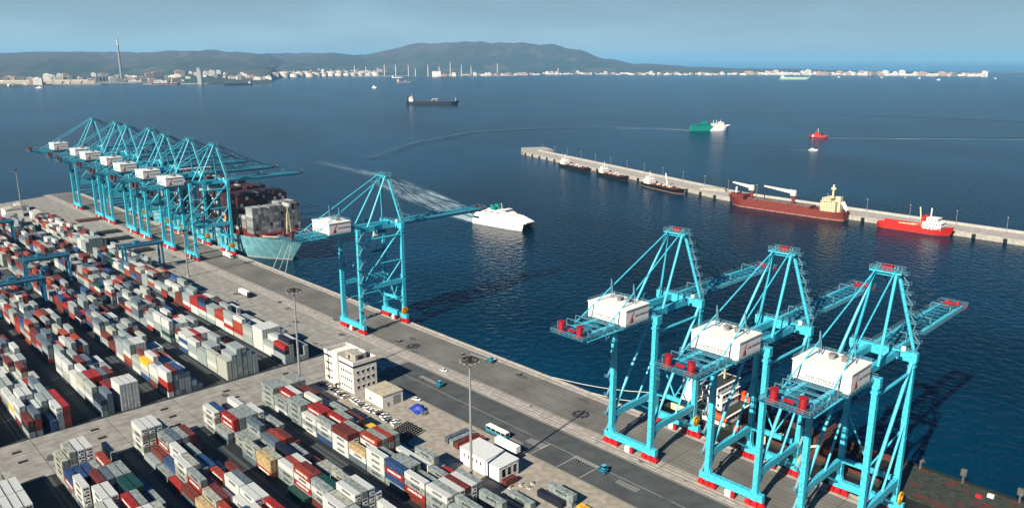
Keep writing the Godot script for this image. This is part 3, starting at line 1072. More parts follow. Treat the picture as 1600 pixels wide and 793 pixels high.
func build_ship_cranes() -> void:
	var c := make_crane()
	c.position = Vector3(-177, 0, -253.5)
	c.set_meta("label", "turquoise quay crane at the stern of the moored ship, first of three from the office")
	dup(c, Vector3(-130, 0, -253.5), 0, "turquoise quay crane in the middle of the three beside the moored ship")
	dup(c, Vector3(-93, 0, -253.5), 0, "turquoise quay crane standing beside the green ship's deck, last of the three")
	var old := make_crane(true)
	old.position = Vector3(-632.0, 0, -253.5)
	var lone := dup(old, Vector3(-387.5, 0, -253.5), 0, "turquoise quay crane standing alone at the middle of the quay, boom out over water")
	lone.scale = Vector3(1, 1.025, 1)
	lone.get_node("leg_stair").scale = Vector3(-1, 1, 1)
	var far := [[-632.0, 1.03, "closest to the container ship's bow"], [-682.0, 1.04, "second back from the container ship's bow"], [-738.5, 1.045, "third back from the container ship's bow"],
		[-775.0, 1.08, "fourth back from the container ship's bow"], [-839.0, 1.075, "fifth back from the container ship's bow"], [-872.0, 1.09, "sixth back from the container ship's bow"], [-950.0, 1.09, "standing last, at the quay's far end"]]
	for f in far:
		var d: Node3D = old
		if f[0] == -632.0: d.set_meta("label", "turquoise quay crane of the far row, " + f[2])
		else: d = dup(old, Vector3(f[0], 0, -253.5), 0, "turquoise quay crane of the far row, " + f[2])
		d.scale = Vector3(1, f[1], 1)
		d.get_node("leg_stair").scale = Vector3(-1, 1, 1)

# ---------------------------------------------------------------- hulls
# a hull along local x, bow at +x, waterline at y = 0; keys: l, b, deck, bow (length of the tapering bow), rake, sheer, stern
func hull_mesh(d: Dictionary, m: Material, y0: float, y1f := 1.0) -> ArrayMesh:
	var st := mb()
	st.set_smooth_group(0)
	var secs := []
	var n := 28
	for i in n + 1:
		var u := float(i) / n
		var x: float = lerpf(-d.l / 2, d.l / 2, u)
		var t := clampf((x - (d.l / 2 - d.bow)) / d.bow, 0, 1)
		var ts := clampf(((-d.l / 2 + d.stern) - x) / d.stern, 0, 1)
		var wd: float = d.b * 0.5 * (1.0 - pow(t, 2.4)) * (1.0 - 0.12 * ts)
		var ww: float = d.b * 0.5 * (1.0 - pow(t, 1.5)) * (1.0 - 0.45 * pow(ts, 1.6))
		var yd: float = d.deck + d.sheer * pow(t, 1.4) + d.get("poop", 0.0) * (1.0 if ts > 0.05 else 0.0)
		var row := []
		for k in 5:
			var f := k / 4.0
			var y := lerpf(y0, lerpf(y0, yd, y1f), f)
			var fy := clampf(y / max(yd, 0.1), 0, 1)
			var w := lerpf(ww, wd, pow(fy, 1.3))
			var xx: float = x - d.rake * t * (1.0 - fy) * 0.9 + 0.0
			row.append(Vector3(xx, y, max(w, 0.02)))
		secs.append(row)
	for i in n:
		for k in 4:
			var a: Vector3 = secs[i][k]
			var b: Vector3 = secs[i + 1][k]
			var c: Vector3 = secs[i + 1][k + 1]
			var e: Vector3 = secs[i][k + 1]
			quad(st, a, b, c, e)
			var fl := Vector3(1, 1, -1)
			quad(st, b * fl, a * fl, e * fl, c * fl)
	st.set_smooth_group(-1)
	for k in 4:
		var a2: Vector3 = secs[0][k]
		var b2: Vector3 = secs[0][k + 1]
		quad(st, a2 * Vector3(1, 1, -1), a2, b2, b2 * Vector3(1, 1, -1))
	return done(st, m)

func deck_mesh(d: Dictionary, m: Material, inset := 0.35, dropd := 0.6) -> ArrayMesh:
	var st := mb()
	var n := 28
	var prev := []
	for i in n + 1:
		var x: float = lerpf(-d.l / 2, d.l / 2, float(i) / n)
		var t := clampf((x - (d.l / 2 - d.bow)) / d.bow, 0, 1)
		var ts := clampf(((-d.l / 2 + d.stern) - x) / d.stern, 0, 1)
		var wd: float = max(d.b * 0.5 * (1.0 - pow(t, 2.4)) * (1.0 - 0.12 * ts) - inset, 0.01)
		var y: float = d.deck + d.sheer * pow(t, 1.4) + d.get("poop", 0.0) * (1.0 if ts > 0.05 else 0.0) - dropd
		var now := [Vector3(x, y, wd), Vector3(x, y, -wd)]
		if i > 0: quad(st, prev[0], now[0], now[1], prev[1])
		prev = now
	return done(st, m)

func ship(called: String, label: String, cat: String, at: Vector3, heading: Vector2, d: Dictionary, hull_m: Material, boot_m: Material, deck_m: Material) -> Node3D:
	var t := thing(called, label, cat, at, atan2(-heading.y, heading.x))
	put("hull", hull_mesh(d, hull_m, 0.9), t)
	put("boot_topping", hull_mesh(d, boot_m, -1.5, 0.0) if false else boot_mesh(d, boot_m), t)
	put("deck", deck_mesh(d, deck_m), t)
	return t

func boot_mesh(d: Dictionary, m: Material) -> ArrayMesh:
	var e := d.duplicate()
	e.deck = d.deck
	var st := mb()
	st.set_smooth_group(0)
	var n := 28
	var rows := []
	for i in n + 1:
		var x: float = lerpf(-d.l / 2, d.l / 2, float(i) / n)
		var t := clampf((x - (d.l / 2 - d.bow)) / d.bow, 0, 1)
		var ts := clampf(((-d.l / 2 + d.stern) - x) / d.stern, 0, 1)
		var wd: float = d.b * 0.5 * (1.0 - pow(t, 2.4)) * (1.0 - 0.12 * ts)
		var ww: float = d.b * 0.5 * (1.0 - pow(t, 1.5)) * (1.0 - 0.45 * pow(ts, 1.6))
		var yd: float = d.deck + d.sheer * pow(t, 1.4) + d.get("poop", 0.0) * (1.0 if ts > 0.05 else 0.0)
		var row := []
		for y in [-2.0, 0.0, 0.9]:
			var fy := clampf(y / yd, 0, 1)
			row.append(Vector3(x - d.rake * t * (1.0 - fy) * 0.9, y, max(lerpf(ww, wd, pow(fy, 1.3)), 0.02) - 0.0))
		rows.append(row)
	for i in n:
		for k in 2:
			var fl := Vector3(1, 1, -1)
			quad(st, rows[i][k], rows[i + 1][k], rows[i + 1][k + 1], rows[i][k + 1])
			quad(st, rows[i + 1][k] * fl, rows[i][k] * fl, rows[i][k + 1] * fl, rows[i + 1][k + 1] * fl)
	st.set_smooth_group(-1)
	for k in 2:
		quad(st, rows[0][k] * Vector3(1, 1, -1), rows[0][k], rows[0][k + 1], rows[0][k + 1] * Vector3(1, 1, -1))
	return done(st, m)

func house_block(t: Node3D, called: String, lo: Vector3, hi: Vector3, m: Material, decks: int, win_side := true) -> MeshInstance3D:
	var st := mb()
	span(st, lo, hi)
	var o := obj(called, st, m, t)
	var w := mb()
	var dh := (hi.y - lo.y) / decks
	for k in decks:
		var y := lo.y + dh * (k + 0.6)
		if win_side:
			var nx := int(max(2, (hi.x - lo.x) / 2.6))
			for i in nx:
				var x := lerpf(lo.x, hi.x, (i + 0.5) / nx)
				for z in [lo.z, hi.z]: box(w, Vector3(x, y, z), Vector3(1.1, dh * 0.3, 0.12))
		var nz := int(max(2, (hi.z - lo.z) / 2.6))
		for i in nz:
			var z2 := lerpf(lo.z, hi.z, (i + 0.5) / nz)
			for x2 in [lo.x, hi.x]: box(w, Vector3(x2, y, z2), Vector3(0.12, dh * 0.3, 1.1))
	obj("window", w, M.glass, o).set_meta("kind", "stuff")
	var ed := mb()
	for k in decks:
		var y2 := lo.y + dh * (k + 1)
		span(ed, Vector3(lo.x - 0.5, y2 - 0.12, lo.z - 0.5), Vector3(hi.x + 0.5, y2 + 0.12, hi.z + 0.5))
	obj("deck_edge", ed, m, o)
	return o

# ---------------------------------------------------------------- the big container ship
func build_container_ship() -> void:
	var d := {"l": 345.0, "b": 52.0, "deck": 18.5, "bow": 78.0, "rake": 26.0, "sheer": 4.0, "stern": 40.0}
	var t := ship("container_ship", "big pale blue container ship moored under the far row of cranes", "container ship", Vector3(-559.0 - 172.5, SEA_Y, -302.0), Vector2(1, 0), d, M.ship_blue, mat("boot_grey", Color(0.62, 0.66, 0.66), 0.6), M.deck_brown)
	var st := mb()
	# hatch coaming block under the stacks
	span(st, Vector3(-150, 15.0, -22.5), Vector3(118, 22.0, 22.5))
	hexa(st, [Vector3(118, 15, 22.5), Vector3(136, 15, 16), Vector3(136, 15, -16), Vector3(118, 15, -22.5), Vector3(118, 22, 22.5), Vector3(136, 22, 16), Vector3(136, 22, -16), Vector3(118, 22, -22.5)])
	obj("hatch_coaming", st, M.ship_red, t)
	st = mb()
	for k in 18:
		var x := -150.0 + k * 15.2
		for z in [-24.0, 24.0]: bar(st, Vector3(x, 18.0, z), Vector3(x, 26.0, z), 0.8)
	obj("lashing_bridge", st, M.ship_red, t)
	# foremast and forecastle gear
	st = mb()
	for z in [-2.2, 2.2]: bar(st, Vector3(146.5, 20.0, z), Vector3(146.5, 40.0, z * 0.25), 0.7)
	for k in 4: bar(st, Vector3(146.5, 23.0 + k * 3.6, -2.0 + k * 0.35), Vector3(146.5, 23.0 + k * 3.6, 2.0 - k * 0.35), 0.5)
	bar(st, Vector3(146.5, 38.0, 0), Vector3(146.5, 46.0, 0), 0.5)
	bar(st, Vector3(143.5, 20.0, 0), Vector3(146.5, 36.0, 0), 0.5)
	obj("foremast", st, M.cream, t)
	st = mb()
	for z in [-7.0, 7.0]:
		tube(st, Vector3(152, 22.4, z - 1.8), Vector3(152, 22.4, z + 1.8), 1.3, 10)
		span(st, Vector3(148.5, 20.6, z - 2.4), Vector3(151, 22.4, z + 2.4))
	span(st, Vector3(157, 21.2, -1.6), Vector3(160, 23.0, 1.6))
	obj("windlass", st, M.dark, t)
	st = mb()
	var br := []
	for k in 12:
		var u := k / 11.0
		br.append(Vector3(lerpf(138.0, 170.5, u), lerpf(20.4, 22.6, u), 25.0 * (1.0 - pow(u, 2.0)) * 0.78))
	for s in [1.0, -1.0]:
		var q := []
		for p in br: q.append(Vector3(p.x, p.y, p.z * s))
		rail_line(st, q, 1.6, 3.0, 0.22)
	obj("bow_rail", st, M.white, t)
	# deckhouse, far astern
	house_block(t, "deckhouse", Vector3(-60, 20, -25), Vector3(-47, 58, 25), M.white, 9)
	st = mb()
	span(st, Vector3(-128, 20, -8), Vector3(-116, 58, 8))
	obj("funnel", st, M.ship_blue, t)
	# stacked boxes on deck: far too many and too small to tell apart one by one
	var cols := [Color(0.62, 0.64, 0.65), Color(0.54, 0.57, 0.58), Color(0.58, 0.59, 0.58), Color(0.33, 0.12, 0.10), Color(0.30, 0.09, 0.07), Color(0.12, 0.14, 0.18), Color(0.09, 0.14, 0.24), Color(0.45, 0.14, 0.10)]
	var xf := []
	var cc := []
	var bay := 0
	var x := 124.0
	while x > -148.0:
		if absf(x + 53.0) < 14.0:
			x -= 13.4
			bay += 1
			continue
		var dark := bay >= 2
		var tiers: int = 8 if bay < 2 else 9 + (bay % 3)
		for r in 18:
			var h := tiers - (1 if (rng.randf() < 0.3 and bay > 0) or (bay == 0 and r in [5, 6, 12]) else 0) - (3 if (bay == 1 and r > 6) else 0)
			if bay == 0 and r < 1: continue
			for k in h:
				var c: Color = (cols[rng.randi_range(0, 2)] * rng.randf_range(0.62, 1.12)) if not dark else [Color(0.20, 0.09, 0.08), Color(0.24, 0.11, 0.09), cols[5], cols[5], Color(0.15, 0.10, 0.10), cols[2], cols[3], cols[6]][rng.randi() % 8]
				if not dark and rng.randf() < 0.07: c = cols[rng.randi_range(3, 6)]
				xf.append(Transform3D(Basis.IDENTITY, Vector3(-731.5 + x, SEA_Y + 22.1 + k * 2.75, -302.0 - 23.8 + 2.55 * r + 2.4)))
				cc.append(c)
		x -= 13.4
		bay += 1
	multi("ship_containers", box_mesh(12.19, 2.62, 2.44), xf, cc, "hundreds of pale and brown containers stacked on the pale blue container ship", "containers on the container ship")
	ship_boxes()
	var m := mb()
	for p in [[Vector3(164, 17, 10), Vector3(186, 3.4, 31)], [Vector3(160, 17, 13), Vector3(176, 3.4, 31)], [Vector3(166, 17, 9), Vector3(196, 3.4, 31)]]:
		tube(m, p[0], p[1], 0.16, 5)
	obj("mooring_line", m, M.rope, t)

func ship_boxes() -> void:
	for q in [[Vector3(-652.0, 24.6, -279.2), "yellow container low on the pale blue ship's landward side behind the first crane"], [Vector3(-647.0, 36.0, -279.4), "yellow container hoisted high on the pale blue ship's landward side"]]:
		var t := thing("yellow_container", q[1], "container", q[0])
		var cm := container_meshes("y", 6.06)
		put("body", cm.body, t)
		put("door", cm.door, t)
		put("door", cm.door, t).scale = Vector3(1, 1, -1)

func multi(called: String, mesh: Mesh, xf: Array, cc: Array, label: String, group := "") -> void:
	var mm := MultiMesh.new()
	mm.transform_format = MultiMesh.TRANSFORM_3D
	mm.use_colors = true
	mm.mesh = mesh
	mm.instance_count = xf.size()
	for i in xf.size():
		mm.set_instance_transform(i, xf[i])
		mm.set_instance_color(i, (cc[i] as Color).srgb_to_linear())
	var o := MultiMeshInstance3D.new()
	o.name = numbered(self, called)
	o.multimesh = mm
	add_child(o, true)
	tag(o, label, "containers", group, "stuff")

func box_mesh(l: float, h: float, w: float) -> ArrayMesh:   # a corrugated steel box on y = 0, coloured per copy
	if not M.has("box_paint"):
		var m := mat("box_paint", Color(1, 1, 1), 0.6, 0.0, "grime_light", 0.09)
		m.vertex_color_use_as_albedo = true
	var st := mb()
	st.set_color(Color(1, 1, 1))
	container_shell(st, l, h, w, 5)
	return done(st, M.box_paint)

func container_shell(st: SurfaceTool, l: float, h: float, w: float, ribs: int) -> void:
	# frame edges stand proud, the panels between are pressed into ribs
	var e := 0.16
	for sx in [-1.0, 1.0]:
		for sz in [-1.0, 1.0]:
			box(st, Vector3(sx * (l / 2 - e / 2), h / 2, sz * (w / 2 - e / 2)), Vector3(e, h, e))
	for sz in [-1.0, 1.0]:
		for y in [e / 2, h - e / 2]:
			box(st, Vector3(0, y, sz * (w / 2 - e / 2)), Vector3(l - 2 * e, e, e))
	for sx in [-1.0, 1.0]:
		for y in [e / 2, h - e / 2]:
			box(st, Vector3(sx * (l / 2 - e / 2), y, 0), Vector3(e, e, w - 2 * e))
	var x0 := -l / 2 + e
	var x1 := l / 2 - e
	var inn := 0.07
	var n := ribs * 4
	for sz in [-1.0, 1.0]:
		var zo: float = sz * (w / 2 - 0.02)
		for i in n:
			var a := lerpf(x0, x1, float(i) / n)
			var b := lerpf(x0, x1, float(i + 1) / n)
			var da: float = zo - sz * (inn if (i % 4) in [1, 2] else 0.0)
			var db: float = zo - sz * (inn if ((i + 1) % 4) in [1, 2] else 0.0)
			if sz > 0: quad(st, Vector3(a, e, da), Vector3(b, e, db), Vector3(b, h - e, db), Vector3(a, h - e, da))
			else: quad(st, Vector3(b, e, db), Vector3(a, e, da), Vector3(a, h - e, da), Vector3(b, h - e, db))
	for z in [-0.85, -0.4, 0.4, 0.85]:
		if ribs == 5: span(st, Vector3(l / 2 - 0.05, 0.15, z - 0.05), Vector3(l / 2 + 0.04, h - 0.1, z + 0.05))
	if ribs == 5: span(st, Vector3(l / 2 - 0.04, 0.1, -0.03), Vector3(l / 2 - 0.02, h - 0.1, 0.03))
	var yr := h - 0.03
	quad(st, Vector3(x0, yr, w / 2 - e), Vector3(x1, yr, w / 2 - e), Vector3(x1, yr, -w / 2 + e), Vector3(x0, yr, -w / 2 + e))
	quad(st, Vector3(x1 + 0.1, e, w / 2 - e), Vector3(x1 + 0.1, e, -w / 2 + e), Vector3(x1 + 0.1, h - e, -w / 2 + e), Vector3(x1 + 0.1, h - e, w / 2 - e))
	quad(st, Vector3(x0 - 0.1, e, -w / 2 + e), Vector3(x0 - 0.1, e, w / 2 - e), Vector3(x0 - 0.1, h - e, w / 2 - e), Vector3(x0 - 0.1, h - e, -w / 2 + e))
	quad(st, Vector3(x0, 0.05, -w / 2), Vector3(x1, 0.05, -w / 2), Vector3(x1, 0.05, w / 2), Vector3(x0, 0.05, w / 2))

# ---------------------------------------------------------------- the ship behind the three cranes
func build_berth_ship() -> void:
	var d := {"l": 210.0, "b": 28.0, "deck": 9.0, "bow": 30.0, "rake": 8.0, "sheer": 4.0, "stern": 18.0}
	# stern near x = -190, bow out of view to the right
	var t := ship("moored_cargo_ship", "cargo ship with rusty green deck and white stern house moored behind the three cranes", "cargo ship", Vector3(-190.0 + 105.0, SEA_Y, -287.5), Vector2(1, 0), d, M.black_hull, M.ship_red, M.deck_green)
	house_block(t, "lower_deckhouse", Vector3(-89, 8.5, -11.0), Vector3(-71, 12.4, 11.0), M.white, 1)
	house_block(t, "deckhouse", Vector3(-86, 12.6, -8.0), Vector3(-76, 20.0, 6.0), M.white, 2)
	house_block(t, "bridge", Vector3(-85, 20.2, -9.5), Vector3(-77, 23.4, 8.5), M.white, 1)
	var gd := mb()
	span(gd, Vector3(-88.6, 12.4, -10.6), Vector3(-71.4, 12.6, 10.6)); span(gd, Vector3(-85.6, 20.0, -7.6), Vector3(-76.4, 20.2, 5.6)); span(gd, Vector3(-84.6, 23.4, -9.1), Vector3(-77.4, 23.6, 8.1))
	obj("deck_covering", gd, M.deck_green, t)
	var st := mb()
	span(st, Vector3(-98, 8.5, -3.5), Vector3(-90, 24.0, 3.5))
	var f := obj("funnel", st, M.white, t)
	st = mb()
	span(st, Vector3(-97.4, 24.0, -3.0), Vector3(-90.6, 26.2, 3.0))
	obj("funnel_top", st, M.dark, f)
	st = mb()
	span(st, Vector3(-98, 8.4, -13), Vector3(-88.6, 12.0, -6)); span(st, Vector3(-98, 8.4, 6), Vector3(-88.6, 11.4, 12))
	obj("poop_house", st, M.cream, t)
	for z in [-12.6, 12.4]:
		var lb := mb()
		tube(lb, Vector3(-79.0, 13.6, z), Vector3(-72.0, 12.6, z), 1.9, 12, 1.5)
		tube(lb, Vector3(-72.0, 12.6, z), Vector3(-69.4, 12.3, z), 1.5, 12, 0.5)
		span(lb, Vector3(-78, 14.4, z - 1.0), Vector3(-75, 16.2, z + 1.0))
		var lo := obj("lifeboat", lb, M.orange, t)
		var dv := mb()
		for x in [-79.0, -71.0]: bar(dv, Vector3(x, 9.0, z * 0.86), Vector3(x, 17.0, z), 0.35)
		obj("davit", dv, M.white, lo)
	st = mb()
	bar(st, Vector3(-79, 25.4, 0), Vector3(-79, 36.0, 0), 0.6)
	for k in 3: bar(st, Vector3(-79, 29.0 + k * 2.4, -2.5 + k * 0.6), Vector3(-79, 29.0 + k * 2.4, 2.5 - k * 0.6), 0.3)
	obj("radar_mast", st, M.cream, t)
	# cargo holds: coamings with open hatches, folded covers
	for k in 2:
		var x0 := -66.0 + k * 32.0
		var co := mb()
		var w := 9.5
		span(co, Vector3(x0, 8.4, w - 0.5), Vector3(x0 + 27, 11.2, w)); span(co, Vector3(x0, 8.4, -w), Vector3(x0 + 27, 11.2, -w + 0.5))
		span(co, Vector3(x0, 8.4, -w + 0.5), Vector3(x0 + 0.5, 11.2, w - 0.5)); span(co, Vector3(x0 + 26.5, 8.4, -w + 0.5), Vector3(x0 + 27, 11.2, w - 0.5))
		var coam := obj("hatch_coaming", co, M.deck_brown, t)
		var pit := mb()
		rect(pit, x0 + 0.5, x0 + 26.5, -w + 0.5, w - 0.5, 8.7)
		obj("hold", pit, M.dark, coam)
		var fc := mb()
		for j in 3: span(fc, Vector3(x0 + 1 + j * 1.5, 11.2, -w), Vector3(x0 + 2.2 + j * 1.5, 17.0, w))
		obj("folded_hatch_cover", fc, M.deck_brown, t)
	st = mb()
	span(st, Vector3(-30, 11.4, 6), Vector3(-26, 14.0, 9)); bar(st, Vector3(-28, 14, 7.5), Vector3(-22, 12.2, 2), 0.9)
	span(st, Vector3(-66, 9.0, 9.8), Vector3(-60, 11.2, 12.6))
	obj("cargo_grab", st, M.orange, t)
	st = mb()
	for q in [[-64.0, 12.0], [-52.0, 12.2], [-38.0, 12.2]]:
		tube(st, Vector3(q[0], 8.4, q[1]), Vector3(q[0], 12.2, q[1]), 0.6, 8)
		bar(st, Vector3(q[0], 11.8, q[1]), Vector3(q[0] + 7.0, 14.6, q[1] - 2.0), 0.7)
	obj("deck_crane", st, M.cream, t)
	# open deck forward: rust, vents and boxes
	for q in [[1.8, -12.0, 7.0, 2.0, 0.3], [12.1, -9.5, 8.0, 3.0, 0.1], [17.3, -8.5, 5.0, 2.0, 0.5], [8.3, 8.5, 11.0, 2.8, 0.2], [31.9, -11.2, 6.0, 2.4, 0.4], [14.5, 9.0, 10.0, 3.0, 0.1], [24.0, -2.0, 12.0, 3.0, -0.3], [3.0, 1.0, 7.0, 1.6, 0.2], [19.0, 3.4, 6.0, 1.6, 0.7], [38.0, -4.0, 9.0, 4.0, 0.2]]:
		var rp := mb()
		var pts := []
		for k in 11:
			var a := TAU * k / 11.0
			var rr: float = rng.randf_range(0.45, 1.0)
			var v: Vector2 = Vector2(cos(a) * q[2] * rr * 0.85, sin(a) * q[3] * rr * 2.0).rotated(q[4]) * 0.5
			pts.append(Vector2(q[0], q[1]) + v)
		sheet(rp, pts, 8.43 + 0.004 * rng.randf_range(1.0, 6.0))
		obj("rust_patch", rp, M.rust_patch, t)
	for q in [[-0.1, -12.8, 0], [14.8, -12.8, 1], [33.1, -12.8, 1], [50.0, -12.8, 0]]:
		var vp := mb()
		tube(vp, Vector3(q[0], 8.4, q[1]), Vector3(q[0], 11.8, q[1]), 0.42, 10)
		var vo := obj("vent_post", vp, M.weathered_grey, t)
		var vh := mb()
		if q[2] == 1:
			span(vh, Vector3(q[0] - 0.95, 11.6, q[1] - 0.7), Vector3(q[0] + 0.95, 14.0, q[1] + 0.7))
		else:
			tube(vh, Vector3(q[0], 11.2, q[1]), Vector3(q[0] + 0.9, 12.2, q[1]), 0.5, 8, 0.8)
		obj("vent_head", vh, M.weathered_grey, vo)
	st = mb()
	span(st, Vector3(24.0, 8.4, -10.2), Vector3(26.0, 9.5, -8.8))
	obj("deck_box", st, M.white, t)
	st = mb()
	span(st, Vector3(21.0, 8.4, -7.4), Vector3(22.8, 9.1, -6.0))
	obj("deck_box", st, M.letter_red, t)
	st = mb()
	var p := []
	for k in 24: p.append(Vector3(-14.0 + k * 2.6, 8.4, -13.5))
	rail_line(st, p, 0.9, 2.6, 0.07)
	obj("deck_rail", st, M.deck_green, t)
	st = mb()
	for q2 in [[Vector3(-104, 9, -4), Vector3(-167, 4.0, 17)], [Vector3(-104, 9, 6), Vector3(-140, 4.0, 17)]]:
		var prev: Vector3 = q2[0]
		for i in 8:
			var f2 := (i + 1) / 8.0
			var nx: Vector3 = (q2[0] as Vector3).lerp(q2[1], f2) - Vector3(0, sin(f2 * PI) * 2.4, 0)
			tube(st, prev, nx, 0.15, 5)
			prev = nx
	obj("mooring_line", st, M.rope, t)

# ---------------------------------------------------------------- ships under way and at anchor
func foam_mat(slick := false) -> StandardMaterial3D:
	var key := "slick" if slick else "foam"
	if M.has(key): return M[key]
	var img := Image.create(512, 128, false, Image.FORMAT_RGBA8)
	var n := FastNoiseLite.new()
	n.seed = 41
	n.frequency = 0.012
	n.fractal_octaves = 4
	for y in 128:
		for x in 512:
			var v := (y + 0.5) / 128.0
			var e := pow(sin(PI * v), 1.2)
			var t := TAU * x / 512.0
			var streak := 0.5 + 0.5 * n.get_noise_3d(cos(t) * 40.0, sin(t) * 40.0, y * 1.6)
			var fine := n.get_noise_3d(cos(t) * 300.0, sin(t) * 300.0, y * 5.0 + 700.0)
			var a := clampf((streak - 0.28) * 1.7 + fine * 0.35, 0.0, 1.0) * e
			img.set_pixel(x, y, Color(1, 1, 1, a))
	var m := StandardMaterial3D.new()
	m.resource_name = key
	m.albedo_color = Color(0.02, 0.10, 0.16) if slick else Color(0.74, 0.84, 0.88)
	m.albedo_texture = ImageTexture.create_from_image(img)
	m.transparency = BaseMaterial3D.TRANSPARENCY_ALPHA
	m.vertex_color_use_as_albedo = true
	m.roughness = 0.9
	M[key] = m
	return m

func wake(label: String, pts: Array, w0: float, w1: float, alpha0: float, alpha1: float, y := 0.12, slick := false) -> void:
	var st := mb()
	st.set_smooth_group(0)
	var dist := 0.0
	var rows := []
	for i in pts.size():
		var a: Vector2 = pts[max(0, i - 1)]
		var b: Vector2 = pts[min(pts.size() - 1, i + 1)]
		var d := (b - a).normalized()
		var nrm := Vector2(-d.y, d.x)
		var f := float(i) / (pts.size() - 1)
		var w := lerpf(w0, w1, f) * 0.5
		if i > 0: dist += (pts[i] as Vector2).distance_to(pts[i - 1])
		var p: Vector2 = pts[i]
		rows.append([p + nrm * w, p - nrm * w, dist / 240.0, lerpf(alpha0, alpha1, f)])
	for i in pts.size() - 1:
		var r0: Array = rows[i]
		var r1: Array = rows[i + 1]
		var v := [[r0[0], r0[2], 0.0, r0[3]], [r1[0], r1[2], 0.0, r1[3]], [r1[1], r1[2], 1.0, r1[3]], [r0[1], r0[2], 1.0, r0[3]]]
		for k in [0, 1, 2, 0, 2, 3]:
			var q: Array = v[k]
			st.set_uv(Vector2(q[1], q[2]))
			st.set_color(Color(1, 1, 1, q[3]))
			st.add_vertex(sea_at(q[0].x, q[0].y) + Vector3(0, y, 0))
	var o := obj("wake_slick" if slick else "wake_foam", st, foam_mat(slick))
	tag(o, label, "wake", "", "stuff")

func smooth_path(pts: Array, n := 8) -> Array:
	var out := []
	for i in pts.size() - 1:
		var p0: Vector2 = pts[max(0, i - 1)]
		var p1: Vector2 = pts[i]
		var p2: Vector2 = pts[i + 1]
		var p3: Vector2 = pts[min(pts.size() - 1, i + 2)]
		for k in n: out.append(p1.cubic_interpolate(p2, p0, p3, float(k) / n))
	out.append(pts[pts.size() - 1])
	return out

